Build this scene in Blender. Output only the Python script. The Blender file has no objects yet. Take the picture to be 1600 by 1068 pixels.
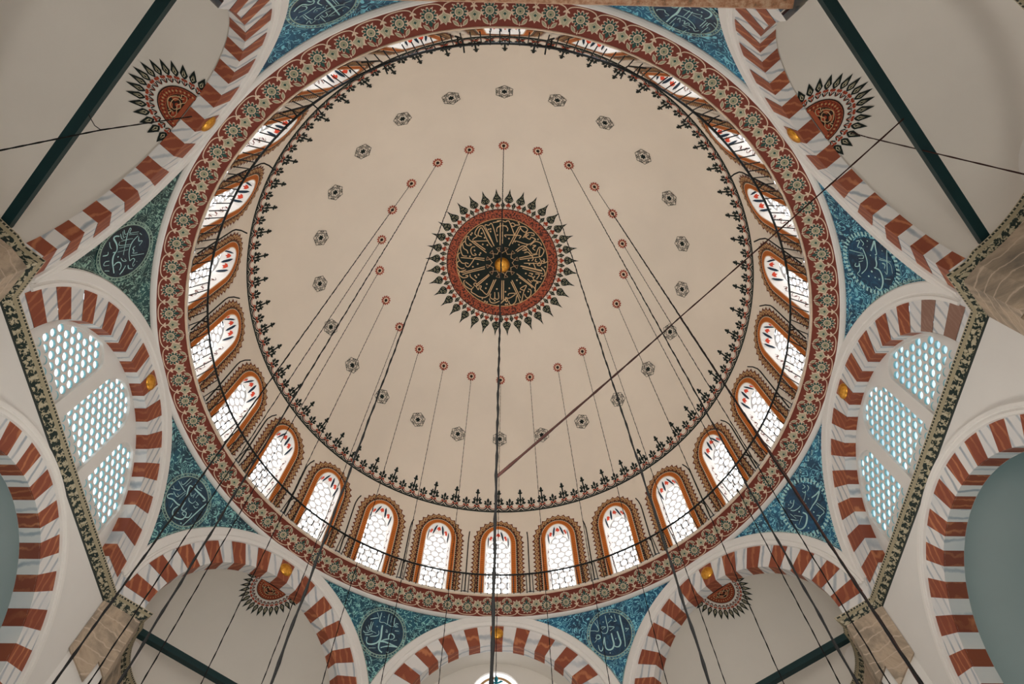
import bpy, math, random
from math import sin, cos, pi, radians as RAD, sqrt, atan2
from mathutils import Vector, Matrix
from mathutils.geometry import tessellate_polygon
random.seed(7)

# ------------------------------------------------------------------ units
# u-units: x to the right of the photo, y towards the prayer wall, h above eye level
S = 5.8            # metres per unit
EYE = 1.6          # eye height above the floor
FLOOR_H = -EYE / S

# ------------------------------------------------------------------ camera, world, lights
scn = bpy.context.scene
col = scn.collection
cam = bpy.data.cameras.new('camera')
cam_ob = bpy.data.objects.new('camera', cam)
col.objects.link(cam_ob)
cr = Vector((0.99977129, -0.01942172, -0.00895293))
cu = Vector((-0.01386024, -0.90725519, 0.42035212))
cf = Vector((0.01628655, 0.4201319, 0.90731689))
m = Matrix((cr, cu, -cf)).transposed().to_4x4()
m.translation = Vector((0.0043 * S, -1.1766 * S, EYE))
cam_ob.matrix_world = m
cam.sensor_width = 36.0
cam.lens = 979.635 / 1600 * 36.0
cam.clip_start = 0.05
cam.clip_end = 200
scn.camera = cam_ob

world = bpy.data.worlds.new('world')
scn.world = world
world.use_nodes = True
wb = world.node_tree.nodes['Background']
wb.inputs[0].default_value = (0.80, 0.90, 1.0, 1)
wb.inputs[1].default_value = 0.05

vs = scn.view_settings
vs.view_transform = 'Standard'
vs.look = 'None'
vs.exposure = 0.71
vs.gamma = 1.0
vs.use_curve_mapping = False

PANE_DRUM = 4.6      # brightness of the sky behind the dome's windows
PANE_SIDE = 1.25


def area_light(name, loc, target, size, size_y, power, color, spread=180):
    l = bpy.data.lights.new(name, 'AREA')
    l.shape = 'RECTANGLE'
    l.size = size
    l.size_y = size_y
    l.energy = power
    l.color = color
    l.spread = RAD(spread)
    o = bpy.data.objects.new(name, l)
    col.objects.link(o)
    o.location = loc
    d = Vector(target) - Vector(loc)
    o.rotation_euler = d.to_track_quat('-Z', 'Y').to_euler()
    return o


# unseen fill lights added low before and behind; then daylight of the galleries
WARM = (1.0, 0.97, 0.92)
area_light('window_light_front', (0, 1.28 * S, 5.0), (0, 0, 9.0), 5.0, 5.0, 330, WARM, 110)
area_light('window_light_back', (0, -1.28 * S, 3.4), (0, 0, 10.0), 5.5, 3.0, 330, WARM, 110)
GAL = (0.16, 0.80, 0.92)
area_light('gallery_light_left', (-2.3 * S, 0, 4.0), (-1.5 * S, 0, 9.0), 5, 3, 36, GAL)
area_light('gallery_light_right', (2.3 * S, 0, 4.0), (1.5 * S, 0, 9.0), 5, 3, 36, GAL)


# ------------------------------------------------------------------ materials
def srgb(r, g, b):
    f = lambda c: (c / 255 / 12.92) if c / 255 <= 0.04045 else ((c / 255 + 0.055) / 1.055) ** 2.4
    return (f(r), f(g), f(b), 1.0)


class NT:
    def __init__(self, name):
        self.m = bpy.data.materials.new(name)
        self.m.use_nodes = True
        self.t = self.m.node_tree
        self.b = self.t.nodes['Principled BSDF']
        self.b.inputs['Specular IOR Level'].default_value = 0.25

    def n(self, kind, **kw):
        x = self.t.nodes.new(kind)
        for k, v in kw.items():
            if k.startswith('i_'):
                x.inputs[k[2:].replace('_', ' ')].default_value = v
            else:
                setattr(x, k, v)
        return x

    def l(self, a, b):
        self.t.links.new(a, b)

    def coord(self, kind='Object'):
        return self.n('ShaderNodeTexCoord').outputs[kind]

    def ramp(self, fac, stops, interp='LINEAR'):
        r = self.n('ShaderNodeValToRGB')
        r.color_ramp.interpolation = interp
        e = r.color_ramp.elements
        while len(e) < len(stops):
            e.new(0.5)
        for i, (p, c) in enumerate(stops):
            e[i].position = p
            e[i].color = c
        self.l(fac, r.inputs['Fac'])
        return r.outputs['Color']

    def math(self, op, a, b=None):
        x = self.n('ShaderNodeMath', operation=op)
        for i, v in enumerate((a, b)):
            if v is None:
                continue
            if isinstance(v, (int, float)):
                x.inputs[i].default_value = v
            else:
                self.l(v, x.inputs[i])
        return x.outputs[0]

    def mix(self, fac, a, b):
        x = self.n('ShaderNodeMix', data_type='RGBA')
        for idx, v in ((0, fac), (6, a), (7, b)):
            if isinstance(v, (int, float)):
                x.inputs[idx].default_value = v
            elif isinstance(v, tuple):
                x.inputs[idx].default_value = v
            else:
                self.l(v, x.inputs[idx])
        return x.outputs[2]

    def noise(self, scale, detail=4, vec=None, rough=0.5, dist=0.0):
        x = self.n('ShaderNodeTexNoise')
        x.inputs['Scale'].default_value = scale
        x.inputs['Detail'].default_value = detail
        x.inputs['Roughness'].default_value = rough
        x.inputs['Distortion'].default_value = dist
        self.l(vec if vec is not None else self.coord(), x.inputs['Vector'])
        return x.outputs['Fac']

    def color(self, c):
        if isinstance(c, tuple):
            self.b.inputs['Base Color'].default_value = c
        else:
            self.l(c, self.b.inputs['Base Color'])

    def bump(self, h, strength=0.2, dist=0.02):
        x = self.n('ShaderNodeBump')
        x.inputs['Strength'].default_value = strength
        x.inputs['Distance'].default_value = dist
        self.l(h, x.inputs['Height'])
        self.l(x.outputs[0], self.b.inputs['Normal'])


def flat(name, c, rough=0.75, metal=0.0, var=0.10):
    t = NT(name)
    t.b.inputs['Roughness'].default_value = rough
    t.b.inputs['Metallic'].default_value = metal
    if var:
        f = t.noise(3.0, 5)
        lo = tuple(v * (1 - var) for v in c[:3]) + (1,)
        hi = tuple(min(1, v * (1 + var)) for v in c[:3]) + (1,)
        t.color(t.ramp(f, [(0.3, lo), (0.7, hi)]))
    else:
        t.color(c)
    return t.m


def plaster(name, c, var=0.05):
    t = NT(name)
    t.b.inputs['Roughness'].default_value = 0.85
    f = t.noise(0.35, 5, rough=0.6)
    lo = tuple(v * (1 - var) for v in c[:3]) + (1,)
    hi = tuple(min(1, v * (1 + var)) for v in c[:3]) + (1,)
    t.color(t.ramp(f, [(0.3, lo), (0.7, hi)]))
    t.bump(t.noise(9.0, 6), 0.06, 0.02)
    return t.m


def marble(name, base, vein, vein2, scale, thr, dist):
    t = NT(name)
    t.b.inputs['Roughness'].default_value = 0.45
    mp = t.n('ShaderNodeMapping')
    mp.inputs['Rotation'].default_value = (0.5, 0.9, 0.4)
    mp.inputs['Scale'].default_value = (1, 1, 0.35)
    t.l(t.coord(), mp.inputs[0])
    w = t.n('ShaderNodeTexWave', wave_type='BANDS', bands_direction='DIAGONAL')
    w.inputs['Scale'].default_value = scale
    w.inputs['Distortion'].default_value = dist
    w.inputs['Detail'].default_value = 4.0
    w.inputs['Detail Scale'].default_value = 1.2
    t.l(mp.outputs[0], w.inputs['Vector'])
    a = t.ramp(w.outputs['Fac'], [(0.0, vein), (thr, base), (1.0, base)])
    n2 = t.noise(1.3, 5)
    f = t.ramp(n2, [(0.42, (0, 0, 0, 1)), (0.75, (1, 1, 1, 1))])
    t.color(t.mix(f, a, vein2))
    return t.m


M = {}
M['dome'] = plaster('dome_plaster', (0.81, 0.705, 0.585, 1))
M['plaster'] = plaster('wall_plaster', (0.77, 0.735, 0.69, 1))
M['white'] = plaster('white_moulding_plaster', (0.82, 0.78, 0.73, 1))
M['soft'] = plaster('half_dome_plaster', (0.73, 0.68, 0.61, 1))
M['marble_w'] = marble('grey_veined_marble', (0.79, 0.75, 0.71, 1), (0.36, 0.40, 0.44, 1), (0.68, 0.675, 0.67, 1), 2.6, 0.26, 2.4)
M['marble_r'] = marble('red_veined_marble', (0.30, 0.082, 0.042, 1), (0.52, 0.19, 0.085, 1), (0.24, 0.06, 0.034, 1), 3.2, 0.24, 5.0)
M['marble_p'] = marble('pink_granite', (0.30, 0.17, 0.13, 1), (0.36, 0.22, 0.17, 1), (0.26, 0.14, 0.10, 1), 6.0, 0.5, 9.0)
M['band'] = flat('red_brown_paint', srgb(122, 58, 45))
M['cream'] = flat('cream_paint', srgb(224, 198, 172))
M['sage'] = flat('sage_paint', srgb(160, 154, 126))
M['sage2'] = flat('pale_sage_paint', srgb(190, 180, 152))
M['green'] = flat('deep_green_paint', srgb(48, 80, 72))
M['black'] = flat('black_green_paint', srgb(24, 34, 30))
M['ink'] = flat('dark_brown_paint', srgb(48, 30, 24))
M['rust'] = flat('rust_red_paint', srgb(160, 66, 42))
M['brick'] = flat('orange_red_paint', srgb(168, 86, 58))
M['orange'] = flat('orange_paint', srgb(205, 112, 42))
M['tick'] = flat('dark_orange_paint', srgb(150, 76, 30))
M['lace'] = flat('dark_red_lace_paint', srgb(104, 46, 30))
M['ochre'] = flat('ochre_paint', srgb(190, 150, 104))
M['floral_red'] = flat('flower_red_paint', srgb(205, 70, 45))
M['navy'] = flat('navy_paint', srgb(28, 44, 58))
M['script'] = flat('pale_gold_script', srgb(206, 172, 130))
M['tile_line'] = flat('pale_tile_line', srgb(170, 212, 210), 0.35)
M['tile_edge'] = flat('grey_green_tile_line', srgb(150, 176, 160), 0.35)
M['iron'] = flat('dark_green_iron', srgb(17, 48, 50), 0.5)
M['ironb'] = flat('black_iron', srgb(20, 24, 24), 0.5)
M['rope'] = flat('dark_rope', srgb(13, 12, 11), 0.9)
M['brope'] = flat('brown_rope', srgb(52, 28, 23), 0.9)
t = NT('white_gypsum')
mixn = t.n('ShaderNodeMixShader')
tr = t.n('ShaderNodeBsdfTranslucent')
tr.inputs[0].default_value = (0.85, 0.86, 0.88, 1)
t.b.inputs['Base Color'].default_value = (0.82, 0.80, 0.79, 1)
t.b.inputs['Roughness'].default_value = 0.8
mixn.inputs[0].default_value = 0.015
t.l(t.b.outputs[0], mixn.inputs[1])
t.l(tr.outputs[0], mixn.inputs[2])
t.l(mixn.outputs[0], t.t.nodes['Material Output'].inputs[0])
M['grille'] = t.m
M['gyp'] = flat('tympanum_gypsum', (0.74, 0.70, 0.655, 1), 0.85, 0, 0.03)
M['glass_edge'] = flat('cyan_glass_edge', srgb(150, 200, 208), 0.3)
M['carpet'] = flat('carpet', (0.25, 0.215, 0.19, 1), 0.95)
M['teal'] = flat('turquoise_glass_paint', srgb(30, 140, 160))

t = NT('gilded_brass')
t.b.inputs['Metallic'].default_value = 0.85
t.b.inputs['Roughness'].default_value = 0.38
t.color(t.ramp(t.noise(14, 4), [(0.3, (0.62, 0.26, 0.03, 1)), (0.7, (0.95, 0.50, 0.09, 1))]))
M['gold'] = t.m


def stone():
    t = NT('tan_veined_stone')
    t.b.inputs['Roughness'].default_value = 0.6
    n1 = t.noise(0.55, 9, rough=0.68, dist=1.6)
    base = t.ramp(n1, [(0.30, (0.16, 0.14, 0.115, 1)), (0.45, (0.34, 0.27, 0.20, 1)), (0.54, (0.52, 0.40, 0.29, 1)), (0.62, (0.36, 0.27, 0.19, 1)), (0.75, (0.20, 0.165, 0.13, 1))])
    w = t.n('ShaderNodeTexWave', wave_type='BANDS', bands_direction='Z')
    w.inputs['Scale'].default_value = 1.3
    w.inputs['Distortion'].default_value = 14
    w.inputs['Detail'].default_value = 5
    w.inputs['Detail Scale'].default_value = 0.6
    t.l(t.coord(), w.inputs['Vector'])
    v = t.ramp(w.outputs['Fac'], [(0.0, (1, 1, 1, 1)), (0.06, (0, 0, 0, 1))])
    t.color(t.mix(v, base, (0.58, 0.46, 0.35, 1)))
    t.bump(n1, 0.3, 0.05)
    return t.m


M['stone'] = stone()


def ledge_mat():
    t = NT('mottled_brown_stone')
    t.color(t.ramp(t.noise(9, 8, rough=0.7), [(0.3, (0.10, 0.12, 0.08, 1)), (0.45, (0.42, 0.20, 0.11, 1)), (0.6, (0.62, 0.42, 0.28, 1)), (0.72, (0.22, 0.20, 0.14, 1))]))
    return t.m


M['ledge'] = ledge_mat()


def tile(name, deep, mid, pale, sc, shift, amount):
    deep = tuple(c * 0.62 for c in deep[:3]) + (1,)
    mid = tuple(c * 0.72 for c in mid[:3]) + (1,)
    """hand painted arabesque tile: curling pale lines over a mottled blue glaze"""
    t = NT(name)
    t.b.inputs['Roughness'].default_value = 0.32
    t.b.inputs['Specular IOR Level'].default_value = 0.4
    mp = t.n('ShaderNodeMapping')
    mp.inputs['Location'].default_value = shift
    t.l(t.coord(), mp.inputs[0])
    vec = mp.outputs[0]
    blotch = t.noise(1.1, 4, vec)
    base = t.ramp(blotch, [(0.35, deep), (0.55, mid), (0.75, tuple(min(1, c * 1.7) for c in mid[:3]) + (1,))])
    # curling contour lines
    nz = t.noise(sc, 1.0, vec, 0.4, 0.6)
    fr = t.math('FRACT', t.math('MULTIPLY', nz, 7.0))
    ab = t.math('ABSOLUTE', t.math('SUBTRACT', fr, 0.5))
    line = t.ramp(ab, [(0.0, (1, 1, 1, 1)), (0.12, (1, 1, 1, 1)), (0.17, (0, 0, 0, 1))])
    # break the lines into commas
    br = t.noise(sc * 1.6, 1.0, vec, 0.5)
    gate = t.ramp(br, [(0.38, (0, 0, 0, 1)), (0.42, (1, 1, 1, 1))])
    vo = t.n('ShaderNodeTexVoronoi', feature='F1')
    vo.inputs['Scale'].default_value = sc * 0.9
    t.l(vec, vo.inputs['Vector'])
    dots = t.ramp(vo.outputs['Distance'], [(0.0, (0, 0, 0, 1)), (0.10, (0, 0, 0, 1)), (0.13, (1, 1, 1, 1)), (0.20, (1, 1, 1, 1)), (0.23, (0, 0, 0, 1))])
    lm = t.math('MULTIPLY', line, gate)
    tot = t.math('MULTIPLY', t.math('MAXIMUM', lm, dots), amount)
    c = t.mix(tot, base, pale)
    ndk = t.noise(sc * 0.8, 2.0, vec)
    dk = t.ramp(ndk, [(0.38, (0.35, 0.35, 0.4, 1)), (0.5, (1, 1, 1, 1))])
    mul = t.n('ShaderNodeMix', data_type='RGBA', blend_type='MULTIPLY')
    mul.inputs[0].default_value = 0.55
    t.l(c, mul.inputs[6])
    t.l(dk, mul.inputs[7])
    t.color(mul.outputs[2])
    return t.m


TEALP = srgb(140, 200, 195)
M['tile_a'] = tile('teal_arabesque_tile', srgb(18, 66, 84), srgb(24, 96, 116), TEALP, 5.6, (0, 0, 0), 0.9)
M['tile_b'] = tile('blue_arabesque_tile', srgb(14, 74, 110), srgb(20, 104, 140), srgb(130, 205, 220), 5.2, (3, 1, 7), 0.9)
M['tile_c'] = tile('green_arabesque_tile', srgb(26, 66, 68), srgb(34, 88, 88), srgb(150, 186, 170), 6.2, (9, 4, 2), 0.9)
M['roundel_a'] = tile('dark_blue_roundel_tile', srgb(8, 46, 66), srgb(12, 64, 90), srgb(40, 110, 136), 3.0, (1, 8, 3), 0.25)
M['roundel_b'] = tile('royal_blue_roundel_tile', srgb(6, 48, 76), srgb(12, 72, 108), srgb(40, 120, 150), 3.0, (5, 2, 6), 0.25)
M['roundel_c'] = tile('navy_roundel_tile', srgb(14, 36, 52), srgb(18, 46, 66), srgb(40, 80, 96), 3.0, (2, 2, 9), 0.2)


def cornice_mat():
    """black vine scrolls on a cream band with a dotted upper edge; uses the strip's own length/width coordinates"""
    t = NT('painted_vine_cornice')
    uv = t.n('ShaderNodeUVMap')
    sep = t.n('ShaderNodeSeparateXYZ')
    t.l(uv.outputs[0], sep.inputs[0])
    u, v = sep.outputs[0], sep.outputs[1]
    nz = t.noise(1.0, 2.0, None, 0.5)
    cmb = t.n('ShaderNodeCombineXYZ')
    t.l(t.math('MULTIPLY', u, 105.0), cmb.inputs[0])
    t.l(t.math('MULTIPLY', v, 5.0), cmb.inputs[1])
    vine = t.noise(1.0, 2.5, cmb.outputs[0], 0.5, 0.8)
    # alternating dark blots along the band
    su = t.math('SINE', t.math('MULTIPLY', u, 2 * pi * 34))
    blot = t.math('ADD', t.math('MULTIPLY', su, 0.07), vine)
    vinec = t.ramp(blot, [(0.44, srgb(28, 40, 34)), (0.50, srgb(40, 52, 42)), (0.53, srgb(170, 158, 130)), (0.7, srgb(186, 174, 148))])
    dots = t.math('SINE', t.math('MULTIPLY', u, 2 * pi * 88))
    dotc = t.ramp(dots, [(0.45, srgb(40, 46, 38)), (0.6, srgb(192, 180, 154))])
    top = t.ramp(v, [(0.0, (0, 0, 0, 1)), (0.80, (0, 0, 0, 1)), (0.805, (1, 1, 1, 1))], 'CONSTANT')
    c = t.mix(top, vinec, dotc)
    edge = t.ramp(v, [(0.0, (1, 1, 1, 1)), (0.10, (0, 0, 0, 1)), (0.66, (1, 1, 1, 1)), (0.80, (0, 0, 0, 1)), (0.94, (1, 1, 1, 1))], 'CONSTANT')
    lcol = t.ramp(v, [(0.0, srgb(40, 46, 40)), (0.10, srgb(160, 148, 120)), (0.9, srgb(182, 168, 140))], 'CONSTANT')
    t.color(t.mix(edge, c, lcol))
    return t.m


M['cornice'] = cornice_mat()


def lace_ring_mat():
    t = NT('red_ring_with_fine_tracery')
    n = t.noise(17.0, 2.0, None, 0.5, 0.5)
    t.color(t.ramp(n, [(0.44, srgb(64, 32, 24)), (0.50, srgb(158, 74, 48)), (0.62, srgb(172, 86, 56))]))
    return t.m


M['lace_ring'] = lace_ring_mat()


def emit(name, c, k, var=None):
    t = NT(name)
    t.b.inputs['Base Color'].default_value = (0.05, 0.05, 0.05, 1)
    t.b.inputs['Emission Strength'].default_value = k
    if var:
        f = t.noise(var[0], 3.0)
        t.l(t.ramp(f, [(0.35, c), (0.65, var[1])]), t.b.inputs['Emission Color'])
    else:
        t.b.inputs['Emission Color'].default_value = c
    return t.m


M['pane'] = emit('bright_sky_glass', (0.93, 0.96, 1.0, 1), PANE_DRUM)
M['pane_l'] = emit('pale_sky_glass', (0.70, 0.80, 0.86, 1), PANE_SIDE, (1.0, (0.92, 0.95, 0.97, 1)))
M['pane_r'] = emit('blue_sky_glass', (0.27, 0.40, 0.46, 1), PANE_SIDE, (0.9, (0.60, 0.72, 0.78, 1)))
M['pane_f'] = emit('white_window_glass', (0.95, 0.93, 0.92, 1), 0.85)


# ------------------------------------------------------------------ mesh builder
class MB:
    def __init__(self):
        self.v, self.f, self.mi, self.uv, self.mats, self.sm = [], [], [], {}, [], []

    def mat(self, k):
        if k not in self.mats:
            self.mats.append(k)
        return self.mats.index(k)

    def face(self, idx, k, smooth=False, uv=None):
        if uv:
            self.uv[len(self.f)] = uv
        self.f.append(idx)
        self.mi.append(self.mat(k))
        self.sm.append(smooth)

    def add(self, p):
        self.v.append(p)
        return len(self.v) - 1

    def quad(self, a, b, c, d, k):
        i = [self.add(p) for p in (a, b, c, d)]
        self.face(i, k)

    def grid(self, fn, us, vs_, k, smooth=True, uv=None):
        ids = [[self.add(fn(a, b)) for b in vs_] for a in us]
        for i in range(len(us) - 1):
            for j in range(len(vs_) - 1):
                q = [ids[i][j], ids[i + 1][j], ids[i + 1][j + 1], ids[i][j + 1]]
                U = None
                if uv:
                    U = [uv(us[i], vs_[j]), uv(us[i + 1], vs_[j]), uv(us[i + 1], vs_[j + 1]), uv(us[i], vs_[j + 1])]
                kk = k(us[i], us[i + 1]) if callable(k) else k
                self.face(q, kk, smooth, U)

    def poly(self, pts2, fn, k, off=0.0):
        """fill a 2-D outline mapped onto a surface"""
        tri = tessellate_polygon([[Vector((p[0], p[1], 0)) for p in pts2]])
        ids = [self.add(fn(p[0], p[1], off)) for p in pts2]
        for a, b, c in tri:
            self.face([ids[a], ids[b], ids[c]], k)

    def stroke(self, pts, w, fn, k, off=0.0, closed=False):
        n = len(pts)
        if n < 2:
            return
        L, R = [], []
        for i in range(n):
            if closed:
                a, b = pts[i - 1], pts[(i + 1) % n]
            else:
                a, b = pts[max(i - 1, 0)], pts[min(i + 1, n - 1)]
            dx, dy = b[0] - a[0], b[1] - a[1]
            d = math.hypot(dx, dy) or 1e-9
            nx, ny = -dy / d, dx / d
            ww = (w(i / (n - 1)) if callable(w) else w) / 2
            L.append(self.add(fn(pts[i][0] + nx * ww, pts[i][1] + ny * ww, off)))
            R.append(self.add(fn(pts[i][0] - nx * ww, pts[i][1] - ny * ww, off)))
        for i in range(n if closed else n - 1):
            j = (i + 1) % n
            self.face([L[i], R[i], R[j], L[j]], k)

    def disc(self, c, r, fn, k, off=0.0, n=12, rings=1):
        ctr = self.add(fn(c[0], c[1], off))
        prev = None
        for q in range(1, rings + 1):
            rr = r * q / rings
            cur = [self.add(fn(c[0] + rr * cos(2 * pi * i / n), c[1] + rr * sin(2 * pi * i / n), off)) for i in range(n)]
            for i in range(n):
                j = (i + 1) % n
                if prev is None:
                    self.face([ctr, cur[i], cur[j]], k)
                else:
                    self.face([prev[i], cur[i], cur[j], prev[j]], k)
            prev = cur

    def ring(self, c, r0, r1, fn, k, off=0.0, n=24, a0=0.0, a1=2 * pi, sub=1):
        for q in range(sub):
            ra, rb = r0 + (r1 - r0) * q / sub, r0 + (r1 - r0) * (q + 1) / sub
            A = [self.add(fn(c[0] + ra * cos(a0 + (a1 - a0) * i / n), c[1] + ra * sin(a0 + (a1 - a0) * i / n), off)) for i in range(n + 1)]
            B = [self.add(fn(c[0] + rb * cos(a0 + (a1 - a0) * i / n), c[1] + rb * sin(a0 + (a1 - a0) * i / n), off)) for i in range(n + 1)]
            for i in range(n):
                self.face([A[i], B[i], B[i + 1], A[i + 1]], k)

    def tube(self, pts, r, k, n=8, closed=False, caps=True):
        """pts in u-units"""
        P = [Vector(p) for p in pts]
        N = len(P)
        rings = []
        prev_n = None
        for i in range(N):
            if closed:
                d = P[(i + 1) % N] - P[i - 1]
            else:
                d = P[min(i + 1, N - 1)] - P[max(i - 1, 0)]
            d.normalize()
            if prev_n is None:
                up = Vector((0, 0, 1)) if abs(d.z) < 0.9 else Vector((1, 0, 0))
                nn = d.cross(up).normalized()
            else:
                nn = (prev_n - d * prev_n.dot(d)).normalized()
            prev_n = nn
            bb = d.cross(nn)
            rr = r(i) if callable(r) else r
            rings.append([self.add(tuple(P[i] + nn * (rr * cos(2 * pi * q / n)) + bb * (rr * sin(2 * pi * q / n)))) for q in range(n)])
        for i in range(N if closed else N - 1):
            A, B = rings[i], rings[(i + 1) % N]
            for q in range(n):
                self.face([A[q], A[(q + 1) % n], B[(q + 1) % n], B[q]], k, True)
        if caps and not closed:
            self.face(rings[0][::-1], k)
            self.face(rings[-1], k)

    def box(self, c, d, k, basis=None):
        """c centre, d half sizes, basis rows = axis vectors (u-units)"""
        ax = basis or (Vector((1, 0, 0)), Vector((0, 1, 0)), Vector((0, 0, 1)))
        c = Vector(c)
        ids = {}
        for i in (-1, 1):
            for j in (-1, 1):
                for q in (-1, 1):
                    ids[i, j, q] = self.add(tuple(c + ax[0] * (i * d[0]) + ax[1] * (j * d[1]) + ax[2] * (q * d[2])))
        for fidx in (((-1, -1, -1), (-1, -1, 1), (-1, 1, 1), (-1, 1, -1)), ((1, -1, -1), (1, 1, -1), (1, 1, 1), (1, -1, 1)),
                     ((-1, -1, -1), (1, -1, -1), (1, -1, 1), (-1, -1, 1)), ((-1, 1, -1), (-1, 1, 1), (1, 1, 1), (1, 1, -1)),
                     ((-1, -1, -1), (-1, 1, -1), (1, 1, -1), (1, -1, -1)), ((-1, -1, 1), (1, -1, 1), (1, 1, 1), (-1, 1, 1))):
            self.face([ids[x] for x in fidx], k)

    def build(self, name, parent=None, pivot=(0, 0, FLOOR_H)):
        me = bpy.data.meshes.new(name)
        if parent is not None:
            pv = Vector(parent['_pivot'])
        else:
            pv = Vector(pivot)
        me.from_pydata([((p[0] - pv.x) * S, (p[1] - pv.y) * S, (p[2] - pv.z) * S) for p in self.v], [], self.f)
        for k in self.mats:
            me.materials.append(M[k])
        me.polygons.foreach_set('material_index', self.mi)
        me.polygons.foreach_set('use_smooth', self.sm)
        if self.uv:
            uvl = me.uv_layers.new(name='UVMap')
            for fi, U in self.uv.items():
                ls = me.polygons[fi].loop_start
                for q, c in enumerate(U):
                    uvl.data[ls + q].uv = c
        me.update()
        o = bpy.data.objects.new(name, me)
        col.objects.link(o)
        o['_pivot'] = tuple(pv)
        if parent is not None:
            o.parent = parent
        else:
            o.location = (pv.x * S, pv.y * S, EYE + pv.z * S)
        return o


def tag(o, label=None, cat=None, group=None, kind=None):
    if label:
        o['label'] = label
    if cat:
        o['category'] = cat
    if group:
        o['group'] = group
    if kind:
        o['kind'] = kind
    return o


def empty(name, pivot, label, cat, group=None, kind=None):
    o = bpy.data.objects.new(name, None)
    o.empty_display_size = 0.2
    col.objects.link(o)
    o['_pivot'] = tuple(pivot)
    o.location = (pivot[0] * S, pivot[1] * S, EYE + pivot[2] * S)
    return tag(o, label, cat, group, kind)


def spin(root, ang, label=None):
    """a copy of a thing, its parts and their parts, turned about the dome's axis"""
    def rec(o, parent):
        c = o.copy()
        col.objects.link(c)
        c.parent = parent
        for ch in kids[o.name]:
            rec(ch, c)
        return c
    kids = {}
    stack = [root]
    while stack:
        o = stack.pop()
        kids[o.name] = list(o.children)
        stack += kids[o.name]
    r = rec(root, None)
    x, y, zz = root.location
    r.location = (x * cos(ang) - y * sin(ang), x * sin(ang) + y * cos(ang), zz)
    r.rotation_euler = (0, 0, ang)
    if label:
        r['label'] = label
    return r


def lin(a, b, n):
    return [a + (b - a) * i / n for i in range(n + 1)]


def smooth_path(pts, n=6, closed=False):
    out = []
    N = len(pts)
    segs = N if closed else N - 1
    for i in range(segs):
        if closed:
            p0, p1, p2, p3 = pts[i - 1], pts[i], pts[(i + 1) % N], pts[(i + 2) % N]
        else:
            p0, p1, p2, p3 = pts[max(i - 1, 0)], pts[i], pts[i + 1], pts[min(i + 2, N - 1)]
        for q in range(n):
            tt = q / n
            out.append(tuple(0.5 * (2 * p1[d] + (p2[d] - p0[d]) * tt + (2 * p0[d] - 5 * p1[d] + 4 * p2[d] - p3[d]) * tt * tt + (3 * p1[d] - p0[d] - 3 * p2[d] + p3[d]) * tt ** 3) for d in range(len(p1))))
    if not closed:
        out.append(tuple(pts[-1]))
    return out


def place(pts, cx, cy, ang=0.0, sc=1.0, flip=1):
    c, s_ = cos(ang), sin(ang)
    return [(cx + sc * (flip * p[0] * c - p[1] * s_), cy + sc * (flip * p[0] * s_ + p[1] * c)) for p in pts]


def leaf(L, W, n=6):
    """pointed leaf from the origin along +y"""
    a = [(W / 2 * sin(pi * i / n) * (1 - 0.15 * i / n), L * i / n) for i in range(n + 1)]
    b = [(-x, y) for x, y in a[1:-1]][::-1]
    return a + b


def circle_pts(cx, cy, r, n=12, a0=0.0, a1=2 * pi):
    return [(cx + r * cos(a0 + (a1 - a0) * i / n), cy + r * sin(a0 + (a1 - a0) * i / n)) for i in range(n + 1)]


# ------------------------------------------------------------------ the setting's surfaces
A = 1.34                                 # octagon apothem
HC = 1.64                                # centre height of the eight arches
R_INT, R_EXT, R_MOU = 0.43, 0.53, 0.59   # arch radii
SC = A * math.tan(pi / 8)                # half side of the octagon
RP = sqrt(A * A + R_MOU * R_MOU)         # pendentive sphere


def nt(az):
    a = RAD(az)
    return (sin(a), -cos(a)), (cos(a), sin(a))


def at(az, s, n, h):
    N, T = nt(az)
    return (N[0] * n + T[0] * s, N[1] * n + T[1] * s, h)


# dome profile
CD, RD = 2.3645, 1.3335
PHM = atan2(1.2344, 2.869 - CD)


def dome_pt(az, phi, off=0.0):
    r = RD + 0.018 * sin(pi * phi / PHM) - off
    R = r * sin(phi)
    return (R * sin(az), -R * cos(az), CD + r * cos(phi))


_tab = []
for i in range(2001):
    ph = PHM * i / 2000
    _tab.append(((RD + 0.018 * sin(pi * ph / PHM)) * sin(ph), ph))


def phi_of(R):
    lo, hi = 0, 2000
    while hi - lo > 1:
        mid = (lo + hi) // 2
        if _tab[mid][0] < R:
            lo = mid
        else:
            hi = mid
    a, b = _tab[lo], _tab[hi]
    tt = (R - a[0]) / (b[0] - a[0])
    return a[1] + (b[1] - a[1]) * tt


def dome_local(az0, R0):
    """local map on the dome: u tangential, v along the slope towards the rim"""
    ph0 = phi_of(R0)

    def fn(u, v, off):
        ph = ph0 + v / RD
        return dome_pt(az0 + u / (RD * sin(ph0)), ph, 0.0016 + off)
    return fn


def dome_polar(x, y, off):
    """plan coordinates straight onto the dome"""
    R = math.hypot(x, y)
    return dome_pt(atan2(x, -y), phi_of(R), 0.0016 + off)


ZL = 0.0006   # layer step

# ---- dome
mb = MB()
mb.grid(lambda a, p: dome_pt(a, p), lin(0, 2 * pi, 192), lin(0.0005, PHM, 48), 'dome')
ceiling = tag(mb.build('ceiling'), 'cream plastered main dome with painted ornament', 'dome', kind='structure')

# ---- drum wall, one sector repeated 24 times
H0, H1 = 2.270, 2.869
WH, WT = 0.068, 2.612
WR = 0.114                    # rise of the window head
# half width of a window, springing of its head
WB = 2.283                   # sill
PITCH = 2 * pi / 24


def drum_R(h):
    return 1.2455 + (1.2344 - 1.2455) * (h - 2.267) / (2.869 - 2.267)


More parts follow.
